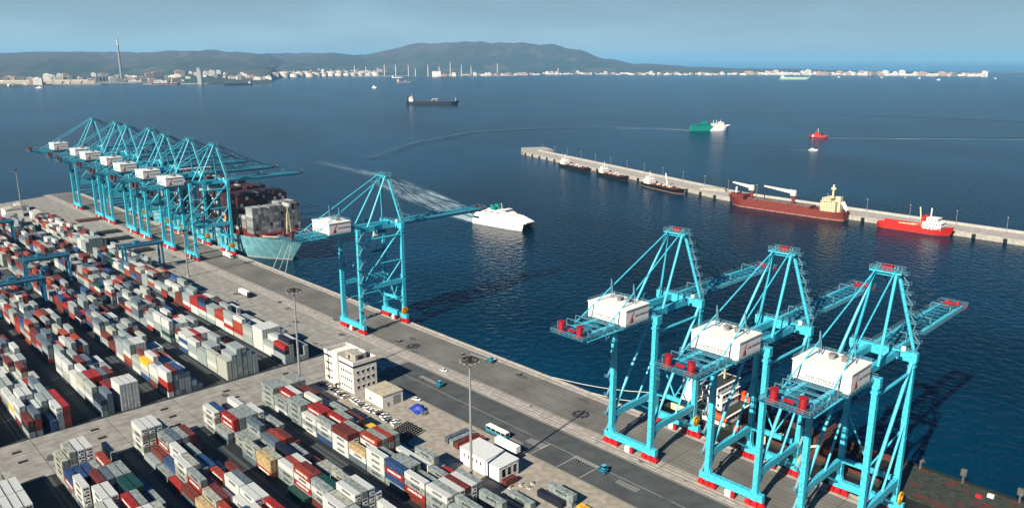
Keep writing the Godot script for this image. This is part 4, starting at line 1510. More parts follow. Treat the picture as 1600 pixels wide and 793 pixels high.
func build_traffic_at_sea() -> void:
	# white fast ferry, a wave-piercing catamaran, bow to +x locally
	var fer := thing("catamaran_ferry", "white catamaran ferry with green funnel crossing the basin", "ferry", sea_at(-563.0, -528.5), 0.09)
	fer.scale = Vector3(0.85, 0.95, 0.9)
	var st := mb()
	var L := 78.0
	for s in [-1.0, 1.0]:   # two slim hulls
		var secs := []
		for i in 9:
			var u := i / 8.0
			var x := lerpf(-L / 2, L / 2 - 2.0, u)
			var t := clampf((u - 0.7) / 0.3, 0, 1)
			secs.append([x, 2.6 * (1.0 - pow(t, 2.0)) + 0.05])
		for i in 8:
			var a: Array = secs[i]
			var b: Array = secs[i + 1]
			hexa(st, [Vector3(a[0], -1.5, s * 10 + a[1]), Vector3(b[0], -1.5, s * 10 + b[1]), Vector3(b[0], -1.5, s * 10 - b[1]), Vector3(a[0], -1.5, s * 10 - a[1]),
				Vector3(a[0], 5.0, s * 10 + a[1] + 0.6), Vector3(b[0] + (0.0 if i < 7 else 3.0), 5.0 + (0.0 if i < 6 else 1.5), s * 10 + b[1] + 0.5), Vector3(b[0] + (0.0 if i < 7 else 3.0), 5.0 + (0.0 if i < 6 else 1.5), s * 10 - b[1] - 0.5), Vector3(a[0], 5.0, s * 10 - a[1] - 0.6)])
	obj("hull", st, M.hull_white, fer)
	st = mb()
	# upper body: tapers to a raked bow
	var prof := [[-39.0, 4.6, 9.0, 12.4], [-30.0, 4.6, 12.5, 13.0], [0.0, 4.6, 13.2, 13.2], [20.0, 4.8, 12.0, 13.0], [32.0, 5.6, 9.6, 11.5], [41.5, 7.6, 8.4, 8.0]]
	for i in prof.size() - 1:
		var a: Array = prof[i]
		var b: Array = prof[i + 1]
		hexa(st, [Vector3(a[0], a[1], a[3]), Vector3(b[0], b[1], b[3]), Vector3(b[0], b[1], -b[3]), Vector3(a[0], a[1], -a[3]),
			Vector3(a[0], a[2], a[3] * 0.88), Vector3(b[0], b[2], b[3] * 0.86), Vector3(b[0], b[2], -b[3] * 0.86), Vector3(a[0], a[2], -a[3] * 0.88)])
	obj("upper_body", st, M.hull_white, fer)
	st = mb()
	hexa(st, [Vector3(-27, 13, 9.6), Vector3(10, 13, 9.6), Vector3(10, 13, -9.6), Vector3(-27, 13, -9.6), Vector3(-26, 16.2, 8.6), Vector3(5, 16.2, 8.2), Vector3(5, 16.2, -8.2), Vector3(-26, 16.2, -8.6)])
	hexa(st, [Vector3(10, 12.7, 9.2), Vector3(17, 12.4, 7.6), Vector3(17, 12.4, -7.6), Vector3(10, 12.7, -9.2), Vector3(5, 16.2, 8.2), Vector3(12, 15.4, 6.4), Vector3(12, 15.4, -6.4), Vector3(5, 16.2, -8.2)])
	span(st, Vector3(-36, 9, -11), Vector3(-29, 13.2, 11))
	obj("deckhouse", st, M.white, fer)
	st = mb()
	span(st, Vector3(2.0, 16.2, -6.0), Vector3(9.0, 18.4, 6.0))
	var brg := obj("bridge", st, M.white, fer)
	st = mb()
	span(st, Vector3(2.2, 17.0, -6.15), Vector3(9.15, 17.9, 6.15))
	obj("window", st, M.glass, brg)
	st = mb()
	for s in [-1.0, 1.0]:
		for k in 9: span(st, Vector3(-18.0 + k * 3.4, 8.4, s * 12.2 - 0.5), Vector3(-16.2 + k * 3.4, 9.2, s * 12.2 + 0.5))
		span(st, Vector3(-26, 14.4, s * 9.15 - 0.15), Vector3(6, 15.3, s * 9.15 + 0.15))
		span(st, Vector3(-36, 6.2, s * 12.7 - 0.4), Vector3(-28, 8.2, s * 12.7 + 0.4))
	obj("window", st, M.glass, fer)
	st = mb()
	for s in [-1.0, 1.0]:
		hexa(st, [Vector3(-16, 16.0, s * 4 + 1.6), Vector3(-9, 16.0, s * 4 + 1.6), Vector3(-9, 16.0, s * 4 - 1.6), Vector3(-16, 16.0, s * 4 - 1.6), Vector3(-17, 21.4, s * 4 + 1.4), Vector3(-12, 21.4, s * 4 + 1.4), Vector3(-12, 21.4, s * 4 - 1.4), Vector3(-17, 21.4, s * 4 - 1.4)])
	obj("funnel", st, M.ferry_green, fer)
	st = mb()
	span(st, Vector3(-39.5, 4.8, -12.2), Vector3(-36.2, 8.6, 12.2))
	obj("stern_ramp", st, M.ferry_green, fer)
	st = mb()
	span(st, Vector3(-39.0, 0.2, -7.2), Vector3(35.5, 5.4, 7.2))
	obj("tunnel", st, M.dark, fer)
	st = mb()
	bar(st, Vector3(-2, 16, 0), Vector3(-4, 24, 0), 0.4)
	for k in 3: bar(st, Vector3(-3, 19.0 + k * 1.7, -2), Vector3(-3, 19.0 + k * 1.7, 2), 0.25)
	obj("radar_mast", st, M.white, fer)
	wake("white foam wake fanning out behind the white catamaran ferry", smooth_path([Vector2(-596, -521), Vector2(-640, -527), Vector2(-700, -541), Vector2(-800, -572), Vector2(-920, -616)]), 12, 34, 1.0, 0.3)
	wake("white foam wake fanning out behind the white catamaran ferry, outer streak", smooth_path([Vector2(-598, -531), Vector2(-660, -556), Vector2(-740, -586), Vector2(-880, -626), Vector2(-1020, -650), Vector2(-1180, -668)]), 14, 36, 1.0, 0.1, 0.2)
	wake("thin foam streak between the two arms of the white catamaran's wake", smooth_path([Vector2(-597, -526), Vector2(-660, -543), Vector2(-760, -577), Vector2(-900, -622)]), 24, 44, 1.0, 0.1, 0.15)
	wake("green white churned water right at the white catamaran ferry's stern", smooth_path([Vector2(-594, -521), Vector2(-612, -524), Vector2(-650, -532)]), 26, 30, 1.0, 0.5, 0.3)

	# green and white ferry
	var d := {"l": 104.0, "b": 19.0, "deck": 11.0, "bow": 26.0, "rake": 9.0, "sheer": 2.0, "stern": 12.0}
	var g := thing("two_tone_ferry", "ferry painted green astern and white ahead, heading away past the pier", "ferry", sea_at(-1054.0, -1697.0), atan2(88.0, 58.0))
	put("hull", hull_mesh(d, M.hull_white, -1.5), g)
	put("deck", deck_mesh(d, M.white), g)
	st = mb()
	hexa(st, [Vector3(-52.4, -1, 9.75), Vector3(-8, -1, 9.75), Vector3(-8, -1, -9.75), Vector3(-52.4, -1, -9.75), Vector3(-52.4, 11.4, 9.75), Vector3(4, 11.4, 9.75), Vector3(4, 11.4, -9.75), Vector3(-52.4, 11.4, -9.75)])
	obj("stern_hull", st, M.ferry_green, g)
	house_block(g, "green_deckhouse", Vector3(-46, 11.4, -8.8), Vector3(-4, 16.5, 8.8), M.ferry_green, 2)
	house_block(g, "deckhouse", Vector3(2, 11.0, -8.4), Vector3(32, 17.0, 8.4), M.white, 2)
	house_block(g, "bridge", Vector3(22, 17, -8), Vector3(30, 20.4, 8), M.white, 1)
	st = mb()
	span(st, Vector3(-26, 16.5, -4), Vector3(-12, 23, 4))
	obj("funnel", st, M.ferry_green, g)
	st = mb()
	for x in [6.0, 14.0, 25.0]: bar(st, Vector3(x, 17, 0), Vector3(x, 25.5, 0), 0.9)
	obj("mast", st, M.white, g)
	wake("short white wake at the stern of the green and white ferry", smooth_path([Vector2(-1080, -1660), Vector2(-1130, -1650), Vector2(-1190, -1632), Vector2(-1260, -1580)]), 18, 34, 1.0, 0.25)

	var arc := smooth_path([Vector2(-1100, -1650), Vector2(-1190, -1640), Vector2(-1331, -1506), Vector2(-1405, -1262), Vector2(-1352, -1099), Vector2(-1266, -929), Vector2(-1121, -741)], 12)
	wake("long dark curved track on the water behind the green and white ferry", arc, 34, 60, 0.95, 0.35, 0.1, true)
	var arc2 := []
	for p in arc: arc2.append(p + Vector2(-26, -14))
	wake("pale edge of the long curved track behind the green and white ferry", arc2, 14, 26, 0.3, 0.06, 0.25)
	wake("dark ruffled track beside the red tug's white wake", smooth_path([Vector2(-770, -1730), Vector2(-690, -1800), Vector2(-600, -1885), Vector2(-440, -2030), Vector2(-250, -2190)]), 20, 60, 0.8, 0.4, 0.1, true)
	wake("dark wind streak on the water beyond the pier", smooth_path([Vector2(-1000, -1390), Vector2(-850, -1420), Vector2(-700, -1452)]), 10, 30, 0.5, 0.5, 0.1, true)
	wake("dark wind streak on the far water toward the seaside town", smooth_path([Vector2(-1500, -2200), Vector2(-1200, -2500), Vector2(-700, -2600), Vector2(-300, -2500)]), 60, 90, 0.2, 0.5, 0.1, true)
	# red tug
	var dt := {"l": 40.0, "b": 13.0, "deck": 5.0, "bow": 13.0, "rake": 3.0, "sheer": 2.4, "stern": 8.0}
	var tug := ship("harbour_tug", "red tug under way with a white wake, alone in the bay", "tug", sea_at(-783.0, -1704.0), Vector2(-40, 16), dt, M.bright_red, M.dark, M.bright_red)
	house_block(tug, "deckhouse", Vector3(-6, 4.6, -4.6), Vector3(8, 9.0, 4.6), M.bright_red, 1)
	house_block(tug, "wheelhouse", Vector3(-2, 9.0, -3.6), Vector3(6, 12.6, 3.6), M.bright_red, 1)
	st = mb()
	bar(st, Vector3(0, 12.6, 0), Vector3(0, 20, 0), 0.7)
	bar(st, Vector3(0, 16.6, -1.8), Vector3(0, 16.6, 1.8), 0.4)
	obj("mast", st, M.white, tug)
	st = mb()
	for z in [-3.4, 3.4]: span(st, Vector3(-10, 5, z - 1.1), Vector3(-7.4, 12.0, z + 1.1))
	obj("funnel", st, M.dark, tug)
	st = mb()
	for s in [-1.0, 1.0]: hexa(st, [Vector3(9, 2.0, s * 6.4 + 0.3), Vector3(12.5, 2.4, s * 5.6 + 0.3), Vector3(12.5, 2.4, s * 5.6 - 0.3), Vector3(9, 2.0, s * 6.4 - 0.3), Vector3(7, 5.4, s * 6.6 + 0.2), Vector3(11, 5.6, s * 6.2 + 0.2), Vector3(11, 5.6, s * 6.2 - 0.2), Vector3(7, 5.4, s * 6.6 - 0.2)])
	obj("hull_stripe", st, M.white, tug)
	wake("long thin white wake trailing behind the red tug", smooth_path([Vector2(-762, -1712), Vector2(-735, -1732), Vector2(-690, -1770), Vector2(-600, -1850), Vector2(-440, -1990), Vector2(-250, -2150)]), 9, 26, 1.0, 0.25)

	# small launch
	var la := thing("motor_launch", "tiny white launch speeding between the long pier and the red tug", "motorboat", sea_at(-667.0, -1438.0), 0.75)
	st = mb()
	hexa(st, [Vector3(-8, -0.5, 2.4), Vector3(5, -0.5, 2.2), Vector3(5, -0.5, -2.2), Vector3(-8, -0.5, -2.4), Vector3(-8, 1.8, 2.8), Vector3(9.5, 2.2, 0.4), Vector3(9.5, 2.2, -0.4), Vector3(-8, 1.8, -2.8)])
	obj("hull", st, M.white, la)
	st = mb()
	hexa(st, [Vector3(-5, 1.8, 1.9), Vector3(3, 1.9, 1.7), Vector3(3, 1.9, -1.7), Vector3(-5, 1.8, -1.9), Vector3(-4.5, 4.2, 1.5), Vector3(0.5, 4.2, 1.4), Vector3(0.5, 4.2, -1.4), Vector3(-4.5, 4.2, -1.5)])
	obj("cabin", st, M.white, la)
	wake("short white wake behind the tiny white launch", [Vector2(-673, -1436), Vector2(-690, -1428), Vector2(-712, -1418)], 5, 10, 1.0, 0.2)

	# ships at anchor and along the far shore
	var dk := {"l": 215.0, "b": 32.0, "deck": 13.0, "bow": 34.0, "rake": 8.0, "sheer": 4.0, "stern": 26.0}
	merchant("tanker", "black tanker with white stern house anchored alone in the middle of the bay", "tanker", Vector2(-2536, -1985), Vector2(148, -155), dk, M.black_hull, M.dark, M.deck_green, M.white, 1.0, true)
	var d2 := {"l": 150.0, "b": 24.0, "deck": 10.0, "bow": 24.0, "rake": 6.0, "sheer": 3.0, "stern": 18.0}
	merchant("tanker", "small grey tanker lying off the refinery stacks", "tanker", Vector2(-5860, -4270), Vector2(0.6, -0.8), d2, M.grey, M.ship_red, M.deck_green, M.white, 1.15, true)
	merchant("cargo_ship", "white and red bulk ship at the far quay near the tall chimney", "cargo ship", Vector2(-6620, -2430), Vector2(0.42, -0.9), dk, M.rust_red, M.off_white, M.off_white, M.white, 1.0, false)
	merchant("cargo_ship", "dark bulk ship with white stern house at the far silo quay", "cargo ship", Vector2(-6040, -2770), Vector2(-0.42, 0.9), dk, M.black_hull, M.ship_red, M.deck_brown, M.white, 1.0, false)
	merchant("tanker", "pale green ship anchored in front of the far seaside town", "tanker", Vector2(-4170, -8380), Vector2(0.78, -0.62), {"l": 330.0, "b": 50.0, "deck": 22.0, "bow": 50.0, "rake": 12.0, "sheer": 6.0, "stern": 40.0}, mat("pale_green_hull", Color(0.62, 0.74, 0.66), 0.5), M.dark, M.white, M.white, 1.25, false)
	merchant("tanker", "small ship moored at the refinery jetty, under twin stacks", "tanker", Vector2(-7980, -6440), Vector2(0.66, -0.75), d2, M.black_hull, M.ship_red, M.deck_green, M.white, 1.1, true)
	merchant("tanker", "small white ship moored at the refinery jetty, beside the depot", "tanker", Vector2(-8150, -5830), Vector2(0.66, -0.75), d2, M.off_white, M.ship_red, M.white, M.white, 1.1, true)
	for q in [[12.3, 11.2], [14.9, 11.0], [17.1, 10.6], [18.2, 9.6], [21.3, 10.9], [24.0, 10.8], [23.6, 11.0], [-9.9, 5.6], [-31.0, 6.4], [16.3, 10.9]]:
		var b: Vector3 = bearing_dir(q[0] + 10.2 if q[0] > 0 else q[0]) * q[1] * 1000.0
		var y := thing("sailing_boat", "tiny white boat far out on the bay in front of the seaside town", "boat", sea_at(b.x, b.z), rng.randf_range(0, 6), "tiny boats before the seaside town")
		var hb := mb()
		hexa(hb, [Vector3(-16, -1, 4), Vector3(12, -1, 4), Vector3(12, -1, -4), Vector3(-16, -1, -4), Vector3(-18, 5, 5), Vector3(20, 6, 0.5), Vector3(20, 6, -0.5), Vector3(-18, 5, -5)])
		obj("hull", hb, M.white, y)
		hb = mb()
		hexa(hb, [Vector3(-12, 5, 3.6), Vector3(4, 5, 3.6), Vector3(4, 5, -3.6), Vector3(-12, 5, -3.6), Vector3(-10, 15, 2.6), Vector3(0, 15, 2.6), Vector3(0, 15, -2.6), Vector3(-10, 15, -2.6)])
		obj("cabin", hb, M.white, y)

func merchant(called: String, label: String, cat: String, at: Vector2, heading: Vector2, d: Dictionary, hm: Material, bm: Material, dm: Material, wm: Material, k: float, tanker: bool) -> Node3D:
	var t := ship(called, label, cat, sea_at(at.x, at.y), heading, d, hm, bm, dm)
	var hl: float = d.l * 0.5
	house_block(t, "deckhouse", Vector3(-hl * 0.9, d.deck - 0.7, -d.b * 0.38), Vector3(-hl * 0.74, d.deck + 15.0 * k, d.b * 0.38), wm, 4)
	house_block(t, "bridge", Vector3(-hl * 0.86, d.deck + 15.0 * k, -d.b * 0.5), Vector3(-hl * 0.76, d.deck + 18.5 * k, d.b * 0.5), wm, 1)
	var st := mb()
	span(st, Vector3(-hl * 0.97, d.deck - 0.7, -3.5), Vector3(-hl * 0.91, d.deck + 20.0 * k, 3.5))
	obj("funnel", st, hm, t)
	st = mb()
	bar(st, Vector3(-hl * 0.8, d.deck + 18.0 * k, 0), Vector3(-hl * 0.8, d.deck + 28.0 * k, 0), 1.0)
	bar(st, Vector3(hl * 0.86, d.deck + 1.0, 0), Vector3(hl * 0.86, d.deck + 16.0, 0), 1.0)
	obj("mast", st, wm, t)
	st = mb()
	if tanker:
		for z in [-2.0, 0.0, 2.0]: bar(st, Vector3(-hl * 0.7, d.deck + 1.0, z), Vector3(hl * 0.75, d.deck + 1.0, z), 0.8)
		obj("pipe_run", st, M.rust_red, t)
		st = mb()
		for x in [-d.l * 0.02, d.l * 0.06]: bar(st, Vector3(x, d.deck, -d.b * 0.3), Vector3(x, d.deck + 9.0, -d.b * 0.3), 1.2)
		bar(st, Vector3(-d.l * 0.02, d.deck + 9.0, -d.b * 0.3), Vector3(d.l * 0.09, d.deck + 9.6, -d.b * 0.3), 1.4)
		obj("hose_crane", st, wm, t)
	else:
		for i in 5:
			var x2 := lerpf(-hl * 0.62, hl * 0.62, i / 4.0)
			span(st, Vector3(x2 - d.l * 0.05, d.deck - 0.6, -d.b * 0.3), Vector3(x2 + d.l * 0.05, d.deck + 2.4, d.b * 0.3))
		obj("hatch_cover", st, dm, t)
	return t

# ---------------------------------------------------------------- ships along the pier
func build_pier_ships() -> void:
	var names3 := ["dark bunker barge with white stern house, closest to the pier's head", "dark bunker barge moored in the middle of the three along the pier", "dark bunker barge with raised white crane jib, third along the pier"]
	var spots := [[Vector2(-803, -909), 92.0], [Vector2(-700, -877), 76.0], [Vector2(-586, -839), 88.0]]
	for i in 3:
		var d := {"l": spots[i][1], "b": 15.0, "deck": 4.6, "bow": 16.0, "rake": 4.0, "sheer": 2.2, "stern": 12.0}
		var t := ship("bunker_barge", names3[i], "barge", sea_at(spots[i][0].x, spots[i][0].y), Vector2(515, 167).normalized(), d, M.black_hull, mat("barge_boot", Color(0.50, 0.42, 0.38), 0.7) if i == 2 else M.dark, M.deck_brown)
		t.set_meta("group", "barges along the pier")
		var h: float = spots[i][1] * 0.5
		house_block(t, "deckhouse", Vector3(-h * 0.86, 4.2, -5.6), Vector3(-h * 0.58, 10.0, 5.6), M.white, 2)
		house_block(t, "wheelhouse", Vector3(-h * 0.8, 10.0, -4.4), Vector3(-h * 0.64, 13.6, 4.4), M.white, 1)
		var st := mb()
		bar(st, Vector3(-h * 0.72, 13.6, 0), Vector3(-h * 0.72, 20.5, 0), 0.5)
		bar(st, Vector3(-h * 0.72, 17.5, -2), Vector3(-h * 0.72, 17.5, 2), 0.3)
		obj("mast", st, M.white, t)
		st = mb()
		for z in [-4.5, -1.5, 1.5, 4.5]: bar(st, Vector3(-h * 0.5, 5.0, z), Vector3(h * 0.62, 5.0, z), 0.45)
		for k in 7: bar(st, Vector3(lerpf(-h * 0.45, h * 0.6, k / 6.0), 5.6, -6), Vector3(lerpf(-h * 0.45, h * 0.6, k / 6.0), 5.6, 6), 0.5)
		obj("pipe_run", st, M.rust_red, t)
		st = mb()
		for k in 3: span(st, Vector3(-h * 0.3 + k * h * 0.28, 4.4, -2.4), Vector3(-h * 0.3 + k * h * 0.28 + 3.4, 6.6, 2.4))
		obj("deck_tank", st, M.off_white, t)
		st = mb()
		if i == 2:
			bar(st, Vector3(6, 4.2, 0), Vector3(6, 9.0, 0), 1.1)
			bar(st, Vector3(6, 9.0, 0), Vector3(-1.5, 21.0, -3), 1.0)
		else:
			bar(st, Vector3(4, 4.2, 0), Vector3(4, 8.6, 0), 0.8)
			bar(st, Vector3(4, 8.6, 0), Vector3(14, 7.4, 1.5), 0.6)
		obj("hose_crane", st, M.white, t)
		st = mb()
		tube(st, Vector3(h * 0.8, 5.0, -2.6), Vector3(h * 0.8, 5.0, 2.6), 0.9, 8)
		obj("windlass", st, M.dark, t)
	# rust red cargo ship, bow to the left in the view (toward -x)
	var d2 := {"l": 142.0, "b": 20.0, "deck": 8.6, "bow": 24.0, "rake": 7.0, "sheer": 3.2, "stern": 20.0}
	var r := ship("red_cargo_ship", "rust red cargo ship with two white deck cranes moored at the pier", "cargo ship", sea_at(-403.0, -808.5), Vector2(-1, -0.02), d2, M.rust_red, mat("boot_pink", Color(0.66, 0.46, 0.42), 0.7), M.rust_red)
	var st := mb()
	span(st, Vector3(-34, 7.8, -7.6), Vector3(42, 10.4, 7.6))
	obj("hatch_coaming", st, M.rust_red, r)
	st = mb()
	for k in 6: span(st, Vector3(-33 + k * 12.6, 10.4, -7.0), Vector3(-21.4 + k * 12.6, 10.9, 7.0))
	obj("hatch_cover", st, mat("hatch_grey", Color(0.45, 0.42, 0.40), 0.8), r)
	hs_forecastle(r, d2)
	for q in [[37.0, 25.0], [-14.0, 36.0]]:
		var x0: float = q[0]
		var jl: float = q[1]
		var ped := mb()
		tube(ped, Vector3(x0, 7.8, -6.0), Vector3(x0, 20.0, -6.0), 2.0, 12, 1.6)
		var po := obj("crane_pedestal", ped, M.rust_red, r)
		var jb := mb()
		hexa(jb, [Vector3(x0 - 2.4, 20, -4.2), Vector3(x0 + 3.5, 20, -4.2), Vector3(x0 + 3.5, 20, -7.8), Vector3(x0 - 2.4, 20, -7.8), Vector3(x0 - 2.4, 26.0, -4.6), Vector3(x0 + 2.0, 26.0, -4.6), Vector3(x0 + 2.0, 26.0, -7.4), Vector3(x0 - 2.4, 26.0, -7.4)])
		hexa(jb, [Vector3(x0 + 2.0, 22.0, -4.8), Vector3(x0 + jl, 26.0, -5.4), Vector3(x0 + jl, 26.0, -6.6), Vector3(x0 + 2.0, 22.0, -7.2), Vector3(x0 + 1.0, 25.6, -4.8), Vector3(x0 + jl, 27.4, -5.4), Vector3(x0 + jl, 27.4, -6.6), Vector3(x0 + 1.0, 25.6, -7.2)])
		obj("crane_jib", jb, M.off_white, po)
		if q[0] < 0:
			var hk := mb()
			bar(hk, Vector3(x0 + jl - 1, 10.9, -6.0), Vector3(x0 + jl - 1, 26.0, -6.0), 0.7)
			obj("jib_rest", hk, M.dark, r)
	house_block(r, "deckhouse", Vector3(-62, 8.0, -8.5), Vector3(-46, 19.0, 8.5), M.cream, 4)
	house_block(r, "bridge", Vector3(-57, 19.0, -9.6), Vector3(-48, 22.4, 9.6), M.cream, 1)
	st = mb()
	bar(st, Vector3(-55, 22.4, 0), Vector3(-55, 36.0, 0), 1.5)
	span(st, Vector3(-57.4, 31.0, -1.4), Vector3(-53, 33, 1.4))
	obj("mast", st, M.cream, r)
	st = mb()
	span(st, Vector3(-64.5, 8, -3), Vector3(-59.5, 24, 3))
	obj("funnel", st, M.cream, r)
	st = mb()
	tube(st, Vector3(-66, 19.0, 1), Vector3(-71, 11.0, 1), 1.4, 8)
	bar(st, Vector3(-63, 20, 3), Vector3(-71.5, 9.5, 3), 0.6); bar(st, Vector3(-63, 20, -1), Vector3(-71.5, 9.5, -1), 0.6)
	obj("lifeboat_ramp", st, M.white, r)
	st = mb()
	bar(st, Vector3(60, 11, 0), Vector3(60, 26.0, 0), 0.9); bar(st, Vector3(62.5, 11, 2), Vector3(62.5, 22.0, 2), 0.5)
	obj("foremast", st, M.white, r)
	# offshore supply ship
	var d3 := {"l": 70.0, "b": 16.0, "deck": 5.6, "bow": 18.0, "rake": 4.0, "sheer": 3.8, "stern": 6.0}
	var o := ship("supply_ship", "bright red offshore supply ship with white bridge, moored astern of the cargo ship", "supply ship", sea_at(-261.0, -801.5), Vector2(1, 0.02), d3, M.bright_red, M.rust_red, M.rust_red)
	house_block(o, "deckhouse", Vector3(8, 5.0, -6.6), Vector3(25, 12.0, 6.6), M.white, 2)
	house_block(o, "bridge", Vector3(11, 12.0, -5.6), Vector3(21, 16.0, 5.6), M.white, 1)
	st = mb()
	bar(st, Vector3(13, 16, 0), Vector3(13, 25, 0), 0.9); bar(st, Vector3(13, 20, -2.4), Vector3(13, 20, 2.4), 0.5)
	obj("mast", st, M.white, o)
	st = mb()
	for z in [-4.4, 4.4]: span(st, Vector3(6.0, 5, z - 1.3), Vector3(9.4, 17.0, z + 1.3))
	obj("funnel", st, M.bright_red, o)
	st = mb()
	for z in [-7.2, 7.2]: span(st, Vector3(-33, 5.0, z - 0.4), Vector3(5, 7.6, z + 0.4))
	obj("cargo_rail", st, M.bright_red, o)
	st = mb()
	for k in 4: span(st, Vector3(-14.0 + k * 4.2, 5.0, 5.0), Vector3(-11.6 + k * 4.2, 7.8, 6.6))
	tube(st, Vector3(-3, 6.2, -3), Vector3(-3, 6.2, 3), 1.5, 10)
	bar(st, Vector3(-14, 7.8, 6), Vector3(4, 8.6, 6), 0.6)
	obj("deck_gear", st, M.cream, o)
	st = mb()
	bar(st, Vector3(3, 5, -5), Vector3(3, 9.0, -5), 1.3); bar(st, Vector3(3, 9.0, -5), Vector3(0.6, 24.0, -5), 0.9)
	obj("deck_crane", st, M.cream, o)
	st = mb()
	for z in [-7.6, 7.6]:
		for k in 6: tube(st, Vector3(8 + k * 3.4, 5.6, z * (1.0 - 0.03 * k * k * 0.3)), Vector3(8.9 + k * 3.4, 5.6, z * (1.0 - 0.03 * k * k * 0.3)), 0.7, 8)
	obj("fender", st, M.rubber, o)

func hs_forecastle(r: Node3D, d: Dictionary) -> void:
	var st := mb()
	hexa(st, [Vector3(46, 8.0, 8.8), Vector3(62, 9.0, 5.0), Vector3(62, 9.0, -5.0), Vector3(46, 8.0, -8.8), Vector3(46, 13.4, 8.8), Vector3(67, 13.8, 2.6), Vector3(67, 13.8, -2.6), Vector3(46, 13.4, -8.8)])
	obj("forecastle", st, M.rust_red, r)
	st = mb()
	for z in [-3.0, 3.0]: tube(st, Vector3(57, 14.4, z - 1.2), Vector3(57, 14.4, z + 1.2), 0.9, 8)
	obj("windlass", st, M.dark, r)

# ---------------------------------------------------------------- container yard
const PAINT := {"w": ["white", Color(0.665, 0.685, 0.68)], "g": ["light grey", Color(0.49, 0.535, 0.54)], "e": ["pale stone grey", Color(0.57, 0.59, 0.56)], "s": ["steel grey", Color(0.31, 0.37, 0.42)],
	"r": ["bright red", Color(0.54, 0.125, 0.105)], "o": ["orange red", Color(0.54, 0.22, 0.14)], "b": ["rust brown", Color(0.37, 0.16, 0.13)], "u": ["blue", Color(0.13, 0.25, 0.42)],
	"n": ["navy", Color(0.06, 0.09, 0.17)], "t": ["dark green", Color(0.06, 0.24, 0.23)], "y": ["yellow", Color(0.82, 0.62, 0.10)], "c": ["beige", Color(0.66, 0.58, 0.44)]}
const MIX := "wwwwggggggggggeeeeeessssbbbbbborroouuntwgegs"

